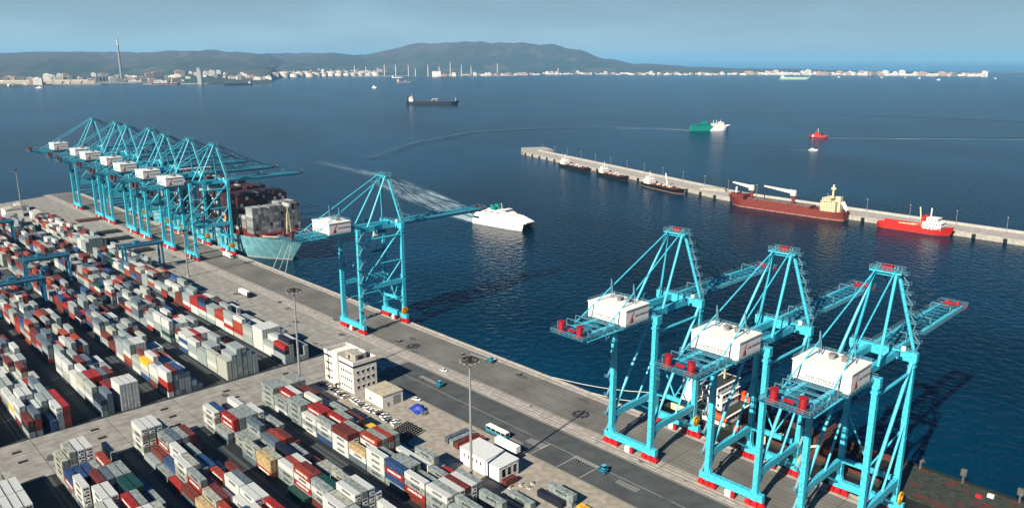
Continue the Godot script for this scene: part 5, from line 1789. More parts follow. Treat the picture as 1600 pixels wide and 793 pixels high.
# Blocks seen from the quay inward. "plan": per bay from the cross road, six or more stacks from the land side to the sea side, paint letters from the ground up.
const BLOCKS := [
	{"name": "office block stacks", "x0": -329.5, "dir": 1, "z0": -150.0, "bays": 12, "plan": [
		"gegg geeg gwgg egge ggeg gwgg gg -", "wgg wggr gwgw - nb nb - -", "gggg wwg ug ggw ww wg g g", "wgw gwgr rwwr wg rw bg g -", "ugwg uww wwwr ewg bg gb r g",
		"wwwb wwwb ugg - gw y yy -", "wc - bgwo rggg brgo gggg -", "gwww ggw bg - - gw - -", "uru wugg gwwg - gw wgg ww -", "rgw bg gg bw rg gg rr -", "ggw ggg rww ggb gww ggg ww -", "gg ggg wwg gg - gg - -"]},
	{"name": "second block past office", "x0": -323.5, "dir": 1, "z0": -119.5, "bays": 15, "plan": [
		"gwew eewu - gn gww gww", "- rwrr gggg sggg gsgg ggww", "- gg g wgs go rg", "ge gc g wgs wwo ob", "cc ce - gsn gg gg", "- gw wso ogw g -", "- wrwo gwwb w ge we", "- gwg wwt - gwe ww", "ewww wwwe eewew wwwwg wwwww wwww", "rge ggg gg g - gw", "grr rrr gg gwg - -"]},
	{"name": "third block past office", "x0": -323.0, "dir": 1, "z0": -89.5, "bays": 16, "plan": [
		"wewew eewew eweww wwwe nw wb", "- b gwrg ssss gssg sbb", "- u gww ec wg -", "- gew gge ce wou gs", "b rrg gb bo ogo -", "ec ce ob gw www wws", "- obo - ww www wgw", "wg gwu uwwu wggw wwr rgr", "gww ogr gee sgg wgg ww", "ggb gco gw - ggg www", "rbo ggg - gwg gg wg"]},
	{"name": "fourth block past office", "x0": -322.0, "dir": 1, "z0": -60.0, "bays": 12, "plan": [
		"eeee wwwee wwwww wwwww - -", "ou csu gu gwg ogo gw", "gwww - bbrb srgs rbgg ggwg", "- wwww www - twt gtt", "ewe wew - wrr ggg rgr", "ewww wwwe wwwe www www wwe", "ewww www wwew wwwe - ww"]},
	{"name": "white corner block", "x0": -323.0, "dir": 1, "z0": -31.0, "bays": 6, "plan": [
		"- - - wwe wwe -", "- www wwww wwww wwww -", "www wwww wwww wwww wwww -", "- wwww wwww wwww - -"]},
	{"name": "quayside far block", "x0": -364.8, "dir": -1, "z0": -181.0, "bays": 26, "plan": [
		"ggnr ggggn - - gg -", "wwg wgww ggg - ww -", "wwwww wwwww wwwww wwwww wwww ww", "ggeg gg - - ww wg", "eroow eggw - gw ww g", "wrwgg wggr gg gwg rg -", "wwro wwoo b - gw n", "gwgg eegg - ggg - ww", "gwrun ggww gg - wwb -", "wwrr wwrr grr gww wwg -", "wgg wwrgg gg bb - -"]},
	{"name": "far-side second block", "x0": -365.0, "dir": -1, "z0": -149.0, "bays": 26, "plan": [
		"eeee eeegg gegggg ggggsg ggggg gggg", "ewee eeg eg gg - -", "ggg ggbg gwrg rg wg -", "wggw wggb g go ggg gr", "uwuw ggww gwwr ggww gww gww", "- gwb gww gg - g", "gtgww ggww gggw gwww wgg ggg", "wggww gwww ww - wwr rw", "rwgg rrwg gg gww gg -"]},
	{"name": "far-side third block", "x0": -365.0, "dir": -1, "z0": -119.5, "bays": 26, "plan": [
		"wrrww gssgb sggsu ggs sg s", "gww ggs - wg ww -", "ewy wyyyw - gg wg g", "wge gwwb gr bo - -", "bowgg gggww grgww gg gwg gw", "wggg wwgs gggg bg - -"]},
	{"name": "far-side fourth block", "x0": -364.5, "dir": -1, "z0": -89.5, "bays": 24, "plan": [
		"gsn sss - wwwww wwwww wwwww", "gwge - rwr gb - -", "gwee wwr rrr tgs bgb or", "www rgw gw gg gg gg", "geww gg bgb ggs sgs gw", "wgww wgg ggg - - -"]},
	{"name": "far-side fifth block", "x0": -363.5, "dir": -1, "z0": -60.0, "bays": 22, "plan": [
		"nb brs - uu gggw brbr", "wgw cg cgw ggg wggg wwgr", "yw ggww gggw gg gwg nc", "gw - ggg bb ggs -"]},
	{"name": "sixth block over the road", "x0": -363.5, "dir": -1, "z0": -31.0, "bays": 20, "plan": []},
	{"name": "far block along the quay apron", "x0": -709.0, "dir": -1, "z0": -179.0, "bays": 14, "plan": ["wggg ggggg ggggg ggggg ggggg ggg", "wwww wwewe wwwww rrww rrwg gg"]},
	{"name": "far second block", "x0": -710.0, "dir": -1, "z0": -148.5, "bays": 15, "plan": []},
	{"name": "far third block", "x0": -709.5, "dir": -1, "z0": -118.5, "bays": 14, "plan": []},
	{"name": "far fourth block", "x0": -709.5, "dir": -1, "z0": -88.5, "bays": 12, "plan": []}]

const ORD := ["first", "second", "third", "fourth", "fifth", "sixth", "seventh", "eighth", "ninth", "tenth", "eleventh", "twelfth", "thirteenth", "fourteenth", "fifteenth", "sixteenth", "seventeenth", "eighteenth", "nineteenth", "twentieth", "twenty-first", "twenty-second", "twenty-third", "twenty-fourth", "twenty-fifth", "twenty-sixth"]
const TIER_WORD := ["ground", "second", "third", "fourth", "fifth", "sixth", "seventh"]

func container_meshes(k: String, l: float) -> Dictionary:
	var key := "cont_%s_%d" % [k, int(l)]
	if mesh_cache.has(key): return mesh_cache[key]
	var m := mat("paint_" + k, PAINT[k][1], 0.55, 0.0, "grime" if k != "w" else "grime_light", 0.09)
	var out := {}
	var st := mb()
	container_shell(st, l, 2.58, 2.44, 10 if l > 8 else 5)
	out.body = done(st, m)
	st = mb()   # one door leaf, hinged at the edge, with locking bars
	span(st, Vector3(l / 2 - 0.05, 0.18, 0.02), Vector3(l / 2 + 0.0, 2.42, 1.06))
	for z in [0.3, 0.78]:
		span(st, Vector3(l / 2, 0.12, z - 0.035), Vector3(l / 2 + 0.05, 2.48, z + 0.035))
	for y in [0.8, 1.6]:
		span(st, Vector3(l / 2, y - 0.03, 0.08), Vector3(l / 2 + 0.03, y + 0.03, 1.02))
	out.door = done(st, mat("door_" + k, (PAINT[k][1] as Color).darkened(0.12), 0.6))
	if k == "w":
		st = mb()
		span(st, Vector3(l / 2 - 0.1, 0.2, -1.05), Vector3(l / 2 - 0.02, 2.42, 1.05))
		span(st, Vector3(l / 2 - 0.02, 0.3, -0.9), Vector3(l / 2 + 0.02, 1.0, 0.9))
		out.unit = done(st, M.white)
		st = mb()
		tube(st, Vector3(l / 2 - 0.02, 1.75, -0.45), Vector3(l / 2 + 0.04, 1.75, -0.45), 0.42, 12)
		tube(st, Vector3(l / 2 - 0.02, 1.75, 0.5), Vector3(l / 2 + 0.04, 1.75, 0.5), 0.42, 12)
		span(st, Vector3(l / 2 + 0.02, 0.4, -0.7), Vector3(l / 2 + 0.05, 0.9, 0.3))
		out.fan = done(st, M.dark)
	mesh_cache[key] = out
	return out

func build_yard() -> void:
	var items := []      # every container: block, bay, row, tier, paint, length, place
	var top := {}        # height of each stack cell for the sight test
	for bi in BLOCKS.size():
		var b: Dictionary = BLOCKS[bi]
		for bay in b.bays:
			var rows := PackedStringArray()
			if bay < b.plan.size():
				rows = (b.plan[bay] as String).split(" ")
			else:
				var base := rng.randf_range(2.5, 4.4)
				for r in 7:
					var s := ""
					if rng.randf() > (0.06 if r < 6 else 0.86):
						var h := clampi(int(round(base + rng.randf_range(-1.3, 1.2))), 1, 5) if r < 6 else 1
						var lead := MIX[rng.randi() % MIX.length()]
						for k in h: s += lead if rng.randf() < 0.3 else MIX[rng.randi() % MIX.length()]
					rows.append(s if s else "-")
			if b.dir == 1 and rows.size() < 7 and b.name != "white corner block":
				var extra := "-"
				if rng.randf() < 0.6:
					extra = ""
					for k in rng.randi_range(1, 3): extra += MIX[rng.randi() % MIX.length()]
				rows.append(extra)
			var xc: float = b.x0 + b.dir * (BAY * bay + 6.2)
			for r in rows.size():
				var s := rows[r]
				if bay < b.plan.size() and b.name != "white corner block":
					if s == "-" and rng.randf() < 0.45: s = MIX[rng.randi() % MIX.length()]
					if s != "-" and s.length() < 4 and r < 6 and rng.randf() < 0.65: s = MIX[rng.randi() % MIX.length()] + s
				if s == "-": continue
				var zc: float = b.z0 - 1.3 - YARD_PITCH * r
				var short := rng.randf() < 0.14 and s.length() < 4
				var jx := rng.randf_range(-0.15, 0.15)
				for k in s.length():
					var p := s[k]
					var lens := [-3.12, 3.12] if short else [0.0]
					for dx in lens:
						items.append({"b": bi, "bay": bay, "row": r, "tier": k, "p": p, "l": 6.06 if short else 12.19, "at": Vector3(xc + dx + jx + rng.randf_range(-0.06, 0.06), k * TIER, zc + rng.randf_range(-0.05, 0.05)), "n": rows.size(), "dx": dx})
				var cell := "%d/%d/%d" % [bi, bay, r]
				top[cell] = s.length()
	# which containers show, seen from the camera's height over the yard: a clear line from the top or a side face
	var eye := Vector3(0, CAM_H, 0)
	var shown := []
	for it in items:
		var at: Vector3 = it.at
		var d := eye - at
		var seen := false
		for off in [Vector3(0, TIER + 0.1, 0), Vector3(0, TIER * 0.5, 1.5), Vector3(it.l * 0.5 + 0.4, TIER * 0.5, 0), Vector3(it.l * 0.35, TIER * 0.75, 1.5)]:
			var p: Vector3 = at + off
			var dir := (eye - p).normalized()
			var clear := true
			var s2 := 0.3
			while p.y + dir.y * s2 < 14.0:
				if stack_at(p + dir * s2, top, it): 
					clear = false
					break
				s2 += 0.9
			if clear:
				seen = true
				break
		it.seen = seen
		it.dist = d.length() * (1.35 if it.l < 8.0 else 1.0)
		it.inframe = in_view(at + Vector3(0, 1.3, 0))
		if seen and it.inframe: shown.append(it)
	shown.sort_custom(func(a, c): return a.dist < c.dist)
	var rest40 := []
	var col40 := []
	var rest20 := []
	var col20 := []
	for i in shown.size():
		if i < 300: shown[i].own = true
	for it in items:
		if it.has("own"):
			one_container(it)
		elif it.l > 8.0:
			rest40.append(Transform3D(Basis.IDENTITY, it.at)); col40.append(PAINT[it.p][1])
		else:
			rest20.append(Transform3D(Basis.IDENTITY, it.at)); col20.append(PAINT[it.p][1])
	print("containers ", items.size(), " shown ", shown.size())
	multi("yard_containers", box_mesh(12.19, 2.58, 2.44), rest40, col40, "stacked long containers filling the far blocks of the yard", "containers in the yard")
	multi("yard_containers", box_mesh(6.06, 2.58, 2.44), rest20, col20, "stacked short containers between the long ones in the far blocks", "containers in the yard")

func in_view(p: Vector3) -> bool:
	var d := p - Vector3(0, CAM_H, 0)
	var f := Vector3(-0.70069, -0.23912, -0.67223)
	var r := Vector3(0.69217, 0, -0.72173)
	var u := r.cross(f)
	var z := d.dot(f)
	return z > 1.0 and absf(d.dot(r) / z) < 0.672 and absf(d.dot(u) / z) < 0.335

func stack_at(p: Vector3, top: Dictionary, it: Dictionary) -> bool:
	for bi in BLOCKS.size():
		var b: Dictionary = BLOCKS[bi]
		var w: float = b.z0 - p.z
		if w < 0.0 or w > YARD_PITCH * 8.0: continue
		var q: float = (p.x - b.x0) * b.dir
		if q < 0.0 or q > BAY * b.bays: continue
		var bay := int(q / BAY)
		var r := int(w / YARD_PITCH)
		if bi == it.b and bay == it.bay and r == it.row: return p.y < it.tier * TIER + TIER and p.y > it.tier * TIER + TIER * 0.98
		return p.y < top.get("%d/%d/%d" % [bi, bay, r], 0) * TIER
	return false

func one_container(it: Dictionary) -> void:
	var b: Dictionary = BLOCKS[it.b]
	var half := ""
	if it.l < 8.0: half = ("road-end " if (it.dx < 0) == (b.dir > 0) else "off-road ") 
	var label := "%s %s, %s%s tier, row %s from land, %s bay, %s" % [PAINT[it.p][0], "container" if it.l > 8 else "short container", half, TIER_WORD[it.tier], ["one", "two", "three", "four", "five", "six", "seven", "eight"][it.row], ORD[it.bay], b.name]
	var t := thing("container", label, "container", it.at, 0.0, "containers in the yard")
	var cm := container_meshes(it.p, it.l)
	put("body", cm.body, t)
	if it.p == "w":
		put("cooling_unit", cm.unit, t)
		put("fan_panel", cm.fan, t)
	else:
		put("door", cm.door, t)
		put("door", cm.door, t).scale = Vector3(1, 1, -1)
	if it.l > 8.0 and it.p in ["g", "e", "w"] and hash(label) % 5 < 4:
		letters("MAERSK", 0.95, M.letter_dark, t, Vector3(0.4, 1.45, 1.235))
	elif it.l > 8.0 and it.p in ["r", "o"]:
		letters("HAMBURG SÜD", 0.85, M.letter_white, t, Vector3(0.0, 1.4, 1.235))

# ---------------------------------------------------------------- rubber-tyred yard cranes
func build_yard_cranes() -> void:
	var t := thing("yard_crane", "", "yard crane", Vector3.ZERO, 0, "blue yard cranes")
	# local: z = 0 at the landward leg pair, spans to -z
	var W := 27.0
	var ty := mb()
	tube(ty, Vector3(0, 0, -0.45), Vector3(0, 0, 0.45), 0.75, 12)
	var tyre_m := done(ty, M.rubber)
	for z in [0.0, -W]:
		for x in [-3.6, 3.6]:
			var st := mb()
			hexa(st, [Vector3(x * 1.25 - 0.55, 1.8, z + 0.7), Vector3(x * 1.25 + 0.55, 1.8, z + 0.7), Vector3(x * 1.25 + 0.55, 1.8, z - 0.7), Vector3(x * 1.25 - 0.55, 1.8, z - 0.7),
				Vector3(x - 0.5, 19.6, z + 0.7), Vector3(x + 0.5, 19.6, z + 0.7), Vector3(x + 0.5, 19.6, z - 0.7), Vector3(x - 0.5, 19.6, z - 0.7)])
			obj("leg", st, M.yard_crane_blue, t)
			var bg := mb()
			span(bg, Vector3(x * 1.7 - 1.7, 0.8, z - 0.4), Vector3(x * 1.7 + 1.7, 1.6, z + 0.4))
			var bo := obj("bogie", bg, M.yard_crane_blue, t)
			for dx in [-1.0, 1.0]: put("tyre", tyre_m, bo, Vector3(x * 1.7 + dx, 0.75, z))
		var sb := mb()
		span(sb, Vector3(-6.4, 1.5, z - 0.55), Vector3(6.4, 2.7, z + 0.55))
		obj("sill_beam", sb, M.yard_crane_blue, t)
	for x in [-3.6, 3.6]:
		var g := mb()
		span(g, Vector3(x - 0.65, 19.6, -W - 1.6), Vector3(x + 0.65, 21.8, 1.6))
		obj("girder", g, M.yard_crane_blue, t)
	var e := mb()
	span(e, Vector3(-4.2, 19.9, -W - 0.8), Vector3(4.2, 21.4, -W + 0.6)); span(e, Vector3(-4.2, 19.9, -0.6), Vector3(4.2, 21.4, 0.8))
	obj("end_tie", e, M.yard_crane_blue, t)
	var rl := mb()
	for x in [-4.9, 4.9]:
		rail_line(rl, [Vector3(x, 21.6, -W - 1.4), Vector3(x, 21.6, 1.4)], 1.2, 2.6, 0.12)
		span(rl, Vector3(x - 0.4, 21.3, -W - 1.4), Vector3(x + 0.4, 21.5, 1.4))
	obj("walkway", rl, M.rail_steel, t)
	var tr := mb()
	span(tr, Vector3(-4.0, 21.9, -12.5), Vector3(4.0, 22.5, -7.0)); span(tr, Vector3(-2.4, 22.5, -11.6), Vector3(2.4, 24.2, -8.0))
	for x in [-2.0, 2.0]: bar(tr, Vector3(x, 14.6, -9.8), Vector3(x, 21.9, -9.8), 0.1)
	span(tr, Vector3(-6.0, 14.0, -10.9), Vector3(6.0, 14.6, -8.7))
	obj("trolley", tr, M.crane_dark, t)
	var cb := mb()
	span(cb, Vector3(-1.2, 16.8, -6.6), Vector3(1.2, 19.2, -4.2))
	obj("driver_cab", cb, M.white, t)
	var en := mb()
	span(en, Vector3(-3.0, 2.7, 0.7), Vector3(3.0, 5.2, 2.2))
	obj("engine_box", en, M.crane_dark, t)
	t.position = Vector3(-622, 0, -183.0)
	t.set_meta("label", "blue yard crane straddling the quayside block, nearest the crane row's apron")
	dup(t, Vector3(-628, 0, -118.0), 0, "blue yard crane straddling the third block, with a dark trolley on its beam")
	dup(t, Vector3(-568, 0, -88.0), 0, "blue yard crane straddling the fourth block, half out of the picture")
	dup(t, Vector3(-800, 0, -118.0), 0, "blue yard crane far back among the third block's stacks")

# ---------------------------------------------------------------- the office and what stands round it
func win_row(st: SurfaceTool, a: Vector3, b: Vector3, n: int, w: float, h: float, out: Vector3) -> void:
	for i in n:
		var p := a.lerp(b, (i + 0.5) / n)
		var along := (b - a).normalized()
		var bs := Basis(along, Vector3.UP, along.cross(Vector3.UP))
		box(st, p + out * 0.03, Vector3(w, h, 0.12), bs)

func build_office_area() -> void:
	var o := thing("office_building", "white four storey office block with flat roof standing alone in the yard", "office", Vector3(-333.0, 0, -200.0))
	# local: x 0..27 along the quay, z 0..13.5 landward
	var st := mb()
	span(st, Vector3(0, 0, 0), Vector3(27, 14.6, 13.5))
	obj("wall", st, M.plaster, o)
	st = mb()
	span(st, Vector3(0.4, 14.6, 0.4), Vector3(26.6, 14.7, 13.1))
	obj("roof", st, M.roof_grey, o)
	st = mb()
	for r in [[0, 27, 13.1, 13.5], [0, 27, 0, 0.4]]: span(st, Vector3(r[0], 14.6, r[2]), Vector3(r[1], 16.6, r[3]))
	for r in [[0, 0.4], [26.6, 27]]: span(st, Vector3(r[0], 14.6, 0.4), Vector3(r[1], 16.6, 13.1))
	obj("parapet", st, M.plaster, o)
	st = mb()
	for r in [[-0.12, 9.6], [14.4, 27.12]]: span(st, Vector3(r[0], 13.6, 13.4), Vector3(r[1], 14.5, 13.62))
	span(st, Vector3(26.9, 13.6, -0.1), Vector3(27.12, 14.5, 13.4))
	obj("dark_band", st, M.dark, o)
	st = mb()
	span(st, Vector3(9.6, 0, 13.0), Vector3(14.4, 18.6, 14.6)); span(st, Vector3(9.6, 14.6, 6.0), Vector3(14.4, 18.6, 13.0))
	obj("stair_tower", st, M.plaster, o)
	st = mb()
	span(st, Vector3(14.4, 14.7, 3.0), Vector3(23.0, 18.0, 9.4))
	var ph := obj("roof_house", st, M.roof_grey, o)
	st = mb()
	span(st, Vector3(16.6, 14.8, 9.4), Vector3(17.9, 17.0, 9.5)); span(st, Vector3(23.0, 15.6, 5.0), Vector3(23.1, 17.2, 8.0))
	obj("door", st, M.dark, ph)
	st = mb()
	span(st, Vector3(18, 18.0, 3.0), Vector3(22.8, 18.6, 4.0))
	obj("air_unit", st, M.white, ph)
	st = mb()
	tube(st, Vector3(15.4, 14.7, 2.0), Vector3(15.4, 24.0, 2.0), 0.12, 6); tube(st, Vector3(8.0, 14.7, 8.0), Vector3(8.0, 20.5, 8.0), 0.1, 6)
	obj("aerial", st, M.grey, o)
	for fl in 3:
		var y := 2.6 + fl * 3.9
		for i in 6:
			var x: float = 1.7 + i * 1.35
			window(o, Vector3(x, y, 13.5), 0.0, 0.9, 1.35)
		for i in 6: window(o, Vector3(16.4 + i * 1.7, y, 13.5), 0.0, 0.95, 1.35)
		for i in 4: window(o, Vector3(27.0, y + 0.3, 2.2 + i * 2.9), PI / 2, 1.15, 1.75)
	st = mb()
	span(st, Vector3(10.8, 0.0, 14.6), Vector3(13.2, 2.6, 14.7))
	obj("door", st, M.dark, o)
	st = mb()
	span(st, Vector3(9.0, 2.9, 14.6), Vector3(15.0, 3.15, 17.2))
	obj("porch_roof", st, M.white, o)

	for q in [[2.5, 3.0, 1.6, 1.1, 1.4], [4.8, 3.4, 1.2, 0.9, 1.2], [3.2, 9.4, 2.0, 1.3, 1.5], [24.6, 11.0, 1.4, 1.0, 1.2], [17.5, 11.2, 1.8, 0.8, 1.0]]:
		st = mb()
		span(st, Vector3(q[0], 14.7, q[1]), Vector3(q[0] + q[2], 14.7 + q[3], q[1] + q[4]))
		obj("air_unit", st, M.galvanised, o)
	st = mb()
	tube(st, Vector3(6.0, 14.9, 1.0), Vector3(6.0, 14.9, 12.0), 0.15, 6); tube(st, Vector3(24.0, 14.9, 1.0), Vector3(24.0, 14.9, 12.0), 0.15, 6)
	for q in [[0.2, 13.62], [8.9, 13.62], [15.2, 13.62], [26.4, 13.62]]: tube(st, Vector3(q[0], 0, q[1]), Vector3(q[0], 13.4, q[1]), 0.09, 6)
	obj("pipe", st, M.grey, o)
	var lo := thing("low_warehouse", "low white flat roofed warehouse beside the office block's end", "warehouse", Vector3(-297.5, 0, -199.0))
	st = mb()
	span(st, Vector3(0, 0, 0), Vector3(14.5, 5.8, 11.6))
	obj("wall", st, M.plaster, lo)
	st = mb()
	span(st, Vector3(-0.2, 5.8, -0.2), Vector3(14.7, 6.25, 11.8))
	obj("roof", st, mat("roof_tan", Color(0.66, 0.63, 0.55), 0.9, 0.0, "concrete", 0.06), lo)
	st = mb()
	for q in [[0.3, 0.0], [7.1, 0.0]]: span(st, Vector3(q[0], 6.25, 0.2), Vector3(q[0] + 0.12, 6.4, 11.4))
	obj("roof_seam", st, M.grey, lo)
	st = mb()
	span(st, Vector3(14.5, 0.0, 1.6), Vector3(14.58, 4.6, 5.6))
	obj("roller_door", st, M.galvanised, lo)
	st = mb()
	span(st, Vector3(14.5, 0.0, 8.0), Vector3(14.58, 2.2, 9.0)); span(st, Vector3(3.0, 1.2, 11.6), Vector3(5.4, 2.6, 11.68))
	obj("door", st, M.grey, lo)

	# blue tarpaulin over a heap
	var tp := thing("covered_heap", "bright blue tarpaulin sheet draped over a heap on tan ground", "tarpaulin", Vector3(-270.5, 0, -198.6), -0.2)
	st = mb()
	st.set_smooth_group(0)
	var gx := 12
	var gz := 10
	var gp := []
	for i in gx + 1:
		var row := []
		for j in gz + 1:
			var u := i / float(gx) * 2.0 - 1.0
			var v := j / float(gz) * 2.0 - 1.0
			var h: float = max(0.0, 1.0 - pow(abs(u), 3.0)) * max(0.0, 1.0 - pow(abs(v), 2.4)) * 2.8 * (0.8 + 0.25 * sin(u * 5.0 + v * 3.0)) + 0.05
			row.append(Vector3(u * 4.6 + rng.randf_range(-0.2, 0.2), h, v * 3.0 + rng.randf_range(-0.2, 0.2)))
		gp.append(row)
	for i in gx:
		for j in gz: quad(st, gp[i][j + 1], gp[i + 1][j + 1], gp[i + 1][j], gp[i][j])
	obj("tarpaulin", st, M.tarp_blue, tp)
	st = mb()
	for k in 9: span(st, Vector3(4.0 + k * 0.35, 0, -1.6 + (k % 3) * 1.0), Vector3(4.8 + k * 0.3, 0.5 + 0.25 * (k % 4), -0.9 + (k % 3) * 1.0))
	obj("rubble", st, M.grey, tp)

	# row of containers used as stores, lying across
	var cols := [["steel blue container store at the row's landward end, doors to the yard", "s"], ["long pale blue roofed container store in the row by the lamp mast", "g"], ["brown roofed container store in the row beside the prefab hall", "b"], ["faded red container store closest to the white prefab hall", "o"]]
	for k in 4:
		var c := thing("container_store", cols[k][0], "container", Vector3(-236.0 + k * 3.3, 0, -193.6), PI / 2, "container stores by the prefab hall")
		var cm := container_meshes(cols[k][1], 12.19)
		put("body", cm.body, c)
		put("door", cm.door, c)
		put("door", cm.door, c).scale = Vector3(1, 1, -1)

	# white prefab hall in two lengths
	var ph2 := thing("prefab_hall", "white prefab hall in two lengths with dark roof gap beside the lamp mast", "hall", Vector3(-219.5, 0, -191.8))
	for q in [[0.0, 15.2, 6.6], [15.7, 23.2, 6.3]]:
		st = mb()
		span(st, Vector3(q[0], 0, 0), Vector3(q[1], q[2], 10.4))
		obj("wall", st, M.white, ph2)
		st = mb()
		hexa(st, [Vector3(q[0] - 0.2, q[2], 10.6), Vector3(q[1] + 0.2, q[2], 10.6), Vector3(q[1] + 0.2, q[2], -0.2), Vector3(q[0] - 0.2, q[2], -0.2), Vector3(q[0] - 0.2, q[2] + 0.25, 10.6), Vector3(q[1] + 0.2, q[2] + 0.25, 10.6), Vector3(q[1] + 0.2, q[2] + 0.6, -0.2), Vector3(q[0] - 0.2, q[2] + 0.6, -0.2)])
		obj("roof", st, mat("prefab_roof", Color(0.72, 0.74, 0.74), 0.6, 0.0, "grime_light"), ph2)
	for i in 5: window(ph2, Vector3(2.6 + i * 2.5, 4.4, 10.4), 0.0, 0.8, 1.6)
	for i in 3: window(ph2, Vector3(23.2, 3.6, 2.0 + i * 3.0), PI / 2, 1.6, 3.6)
	st = mb()
	for i in 8: span(st, Vector3(15.9 + i * 0.9, 0.2, 10.4), Vector3(16.0 + i * 0.9, 6.2, 10.5))
	for i in 14: span(st, Vector3(0.4 + i * 1.08, 0.2, 10.4), Vector3(0.46 + i * 1.08, 6.4, 10.46))
	obj("cladding_rib", st, M.white, ph2)
	var rc := thing("tool_container", "short red brown container against the end of the white prefab hall", "container", Vector3(-193.6, 0, -184.4), PI / 2)
	var cm2 := container_meshes("b", 6.06)
	put("body", cm2.body, rc)
	put("door", cm2.door, rc)
	put("door", cm2.door, rc).scale = Vector3(1, 1, -1)
	for q in [[-189.6, -187.0, 0.4], [-187.4, -190.8, 0.9], [-191.0, -182.6, 0.1], [-186.0, -187.6, 1.4]]:
		var s := thing("scrap_pallet", "grey pallet of scrap parts beside the red brown tool container", "pallet", Vector3(q[0], 0, q[1]), q[2], "pallets of scrap")
		st = mb()
		for k in 5: span(st, Vector3(-0.8, 0.1, -1.0 + k * 0.45), Vector3(0.8, 0.2, -0.7 + k * 0.45))
		span(st, Vector3(-0.8, 0, -1), Vector3(-0.6, 0.1, 1.1)); span(st, Vector3(0.6, 0, -1), Vector3(0.8, 0.1, 1.1))
		obj("pallet", st, M.off_white, s)
		st = mb()
		span(st, Vector3(-0.6, 0.2, -0.8), Vector3(0.3, 0.9, 0.1)); span(st, Vector3(-0.1, 0.2, 0.2), Vector3(0.6, 0.6, 0.9))
		obj("scrap", st, M.grey, s)

	# far sheds beyond the last blocks
	for q in [[-915.0, -192.0, 26.0, 13.0, 7.0, "low grey roofed shed at the far end of the yard beside a lamp mast"], [-948.0, -174.0, 20.0, 16.0, 9.0, "white box shed at the far end of the yard behind the lamp mast"], [-985.0, -190.0, 24.0, 10.0, 6.0, "pale shed at the terminal's far corner near the water"], [-925.0, -150.0, 26.0, 16.0, 8.0, "white broad shed at the picture's edge behind the far blocks"]]:
		var s := thing("yard_shed", q[5], "shed", Vector3(q[0], 0, q[1]))
		st = mb()
		span(st, Vector3(-q[2] / 2, 0, -q[3] / 2), Vector3(q[2] / 2, q[4], q[3] / 2))
		obj("wall", st, M.white, s)
		st = mb()
		hexa(st, [Vector3(-q[2] / 2 - 0.4, q[4], q[3] / 2 + 0.4), Vector3(q[2] / 2 + 0.4, q[4], q[3] / 2 + 0.4), Vector3(q[2] / 2 + 0.4, q[4], -q[3] / 2 - 0.4), Vector3(-q[2] / 2 - 0.4, q[4], -q[3] / 2 - 0.4), Vector3(-q[2] / 2, q[4] + 1.6, 0.4), Vector3(q[2] / 2, q[4] + 1.6, 0.4), Vector3(q[2] / 2, q[4] + 1.6, -0.4), Vector3(-q[2] / 2, q[4] + 1.6, -0.4)])
		obj("roof", st, M.roof_grey, s)
		st = mb()
		span(st, Vector3(q[2] / 2, 0, -2), Vector3(q[2] / 2 + 0.1, 4.5, 2))
		obj("door", st, M.grey, s)
	# hatch covers laid out on the apron
	var hatch_no := 0
	for q in [[-868.0, -226.0], [-790.0, -219.0], [-752.0, -216.5], [-716.0, -214.5], [-690.0, -213.5]]:
		var hc := thing("hatch_cover", "ship's hatch cover lying flat on the apron, %s one from the far quay end" % nth(hatch_no), "hatch cover", Vector3(q[0], 0, q[1]), 0, "hatch covers on the apron")
		hatch_no += 1
		st = mb()
		span(st, Vector3(-6.0, 0.5, -12), Vector3(6.0, 1.6, 12))
		obj("panel", st, M.dark if q[0] > -800 else M.deck_brown, hc)
		for z in [-9.0, 0.0, 9.0]:
			st = mb()
			span(st, Vector3(-5.5, 0, z - 0.3), Vector3(5.5, 0.5, z + 0.3))
			obj("bearer", st, M.grey, hc)

func window(parent: Node, at: Vector3, turn: float, w: float, h: float) -> void:
	var kf := "win_%.2f_%.2f" % [w, h]
	if not mesh_cache.has(kf):
		var g := mb()
		span(g, Vector3(-w / 2, -h / 2, 0.01), Vector3(w / 2, h / 2, 0.06))
		var f := mb()
		span(f, Vector3(-w / 2 - 0.12, -h / 2 - 0.16, 0.0), Vector3(w / 2 + 0.12, -h / 2, 0.16))
		span(f, Vector3(-w / 2 - 0.12, h / 2, 0.0), Vector3(w / 2 + 0.12, h / 2 + 0.12, 0.16))
		mesh_cache[kf] = [done(g, M.glass), done(f, M.white)]
	var o := put("window", mesh_cache[kf][0], parent, at, turn)
	put("sill", mesh_cache[kf][1], o)

# ---------------------------------------------------------------- vehicles
func wheel(parent: Node, at: Vector3, r: float, w: float, called := "wheel") -> void:
	var key := "wheel_%.2f_%.2f" % [r, w]
	if not mesh_cache.has(key):
		var st := mb()
		tube(st, Vector3(0, 0, -w / 2), Vector3(0, 0, w / 2), r, 12)
		var hub := mb()
		tube(hub, Vector3(0, 0, -w / 2 - 0.02), Vector3(0, 0, w / 2 + 0.02), r * 0.5, 8)
		mesh_cache[key] = [done(st, M.rubber), done(hub, M.grey)]
	var o := put(called, mesh_cache[key][0], parent, at)
	put("rim", mesh_cache[key][1], o)

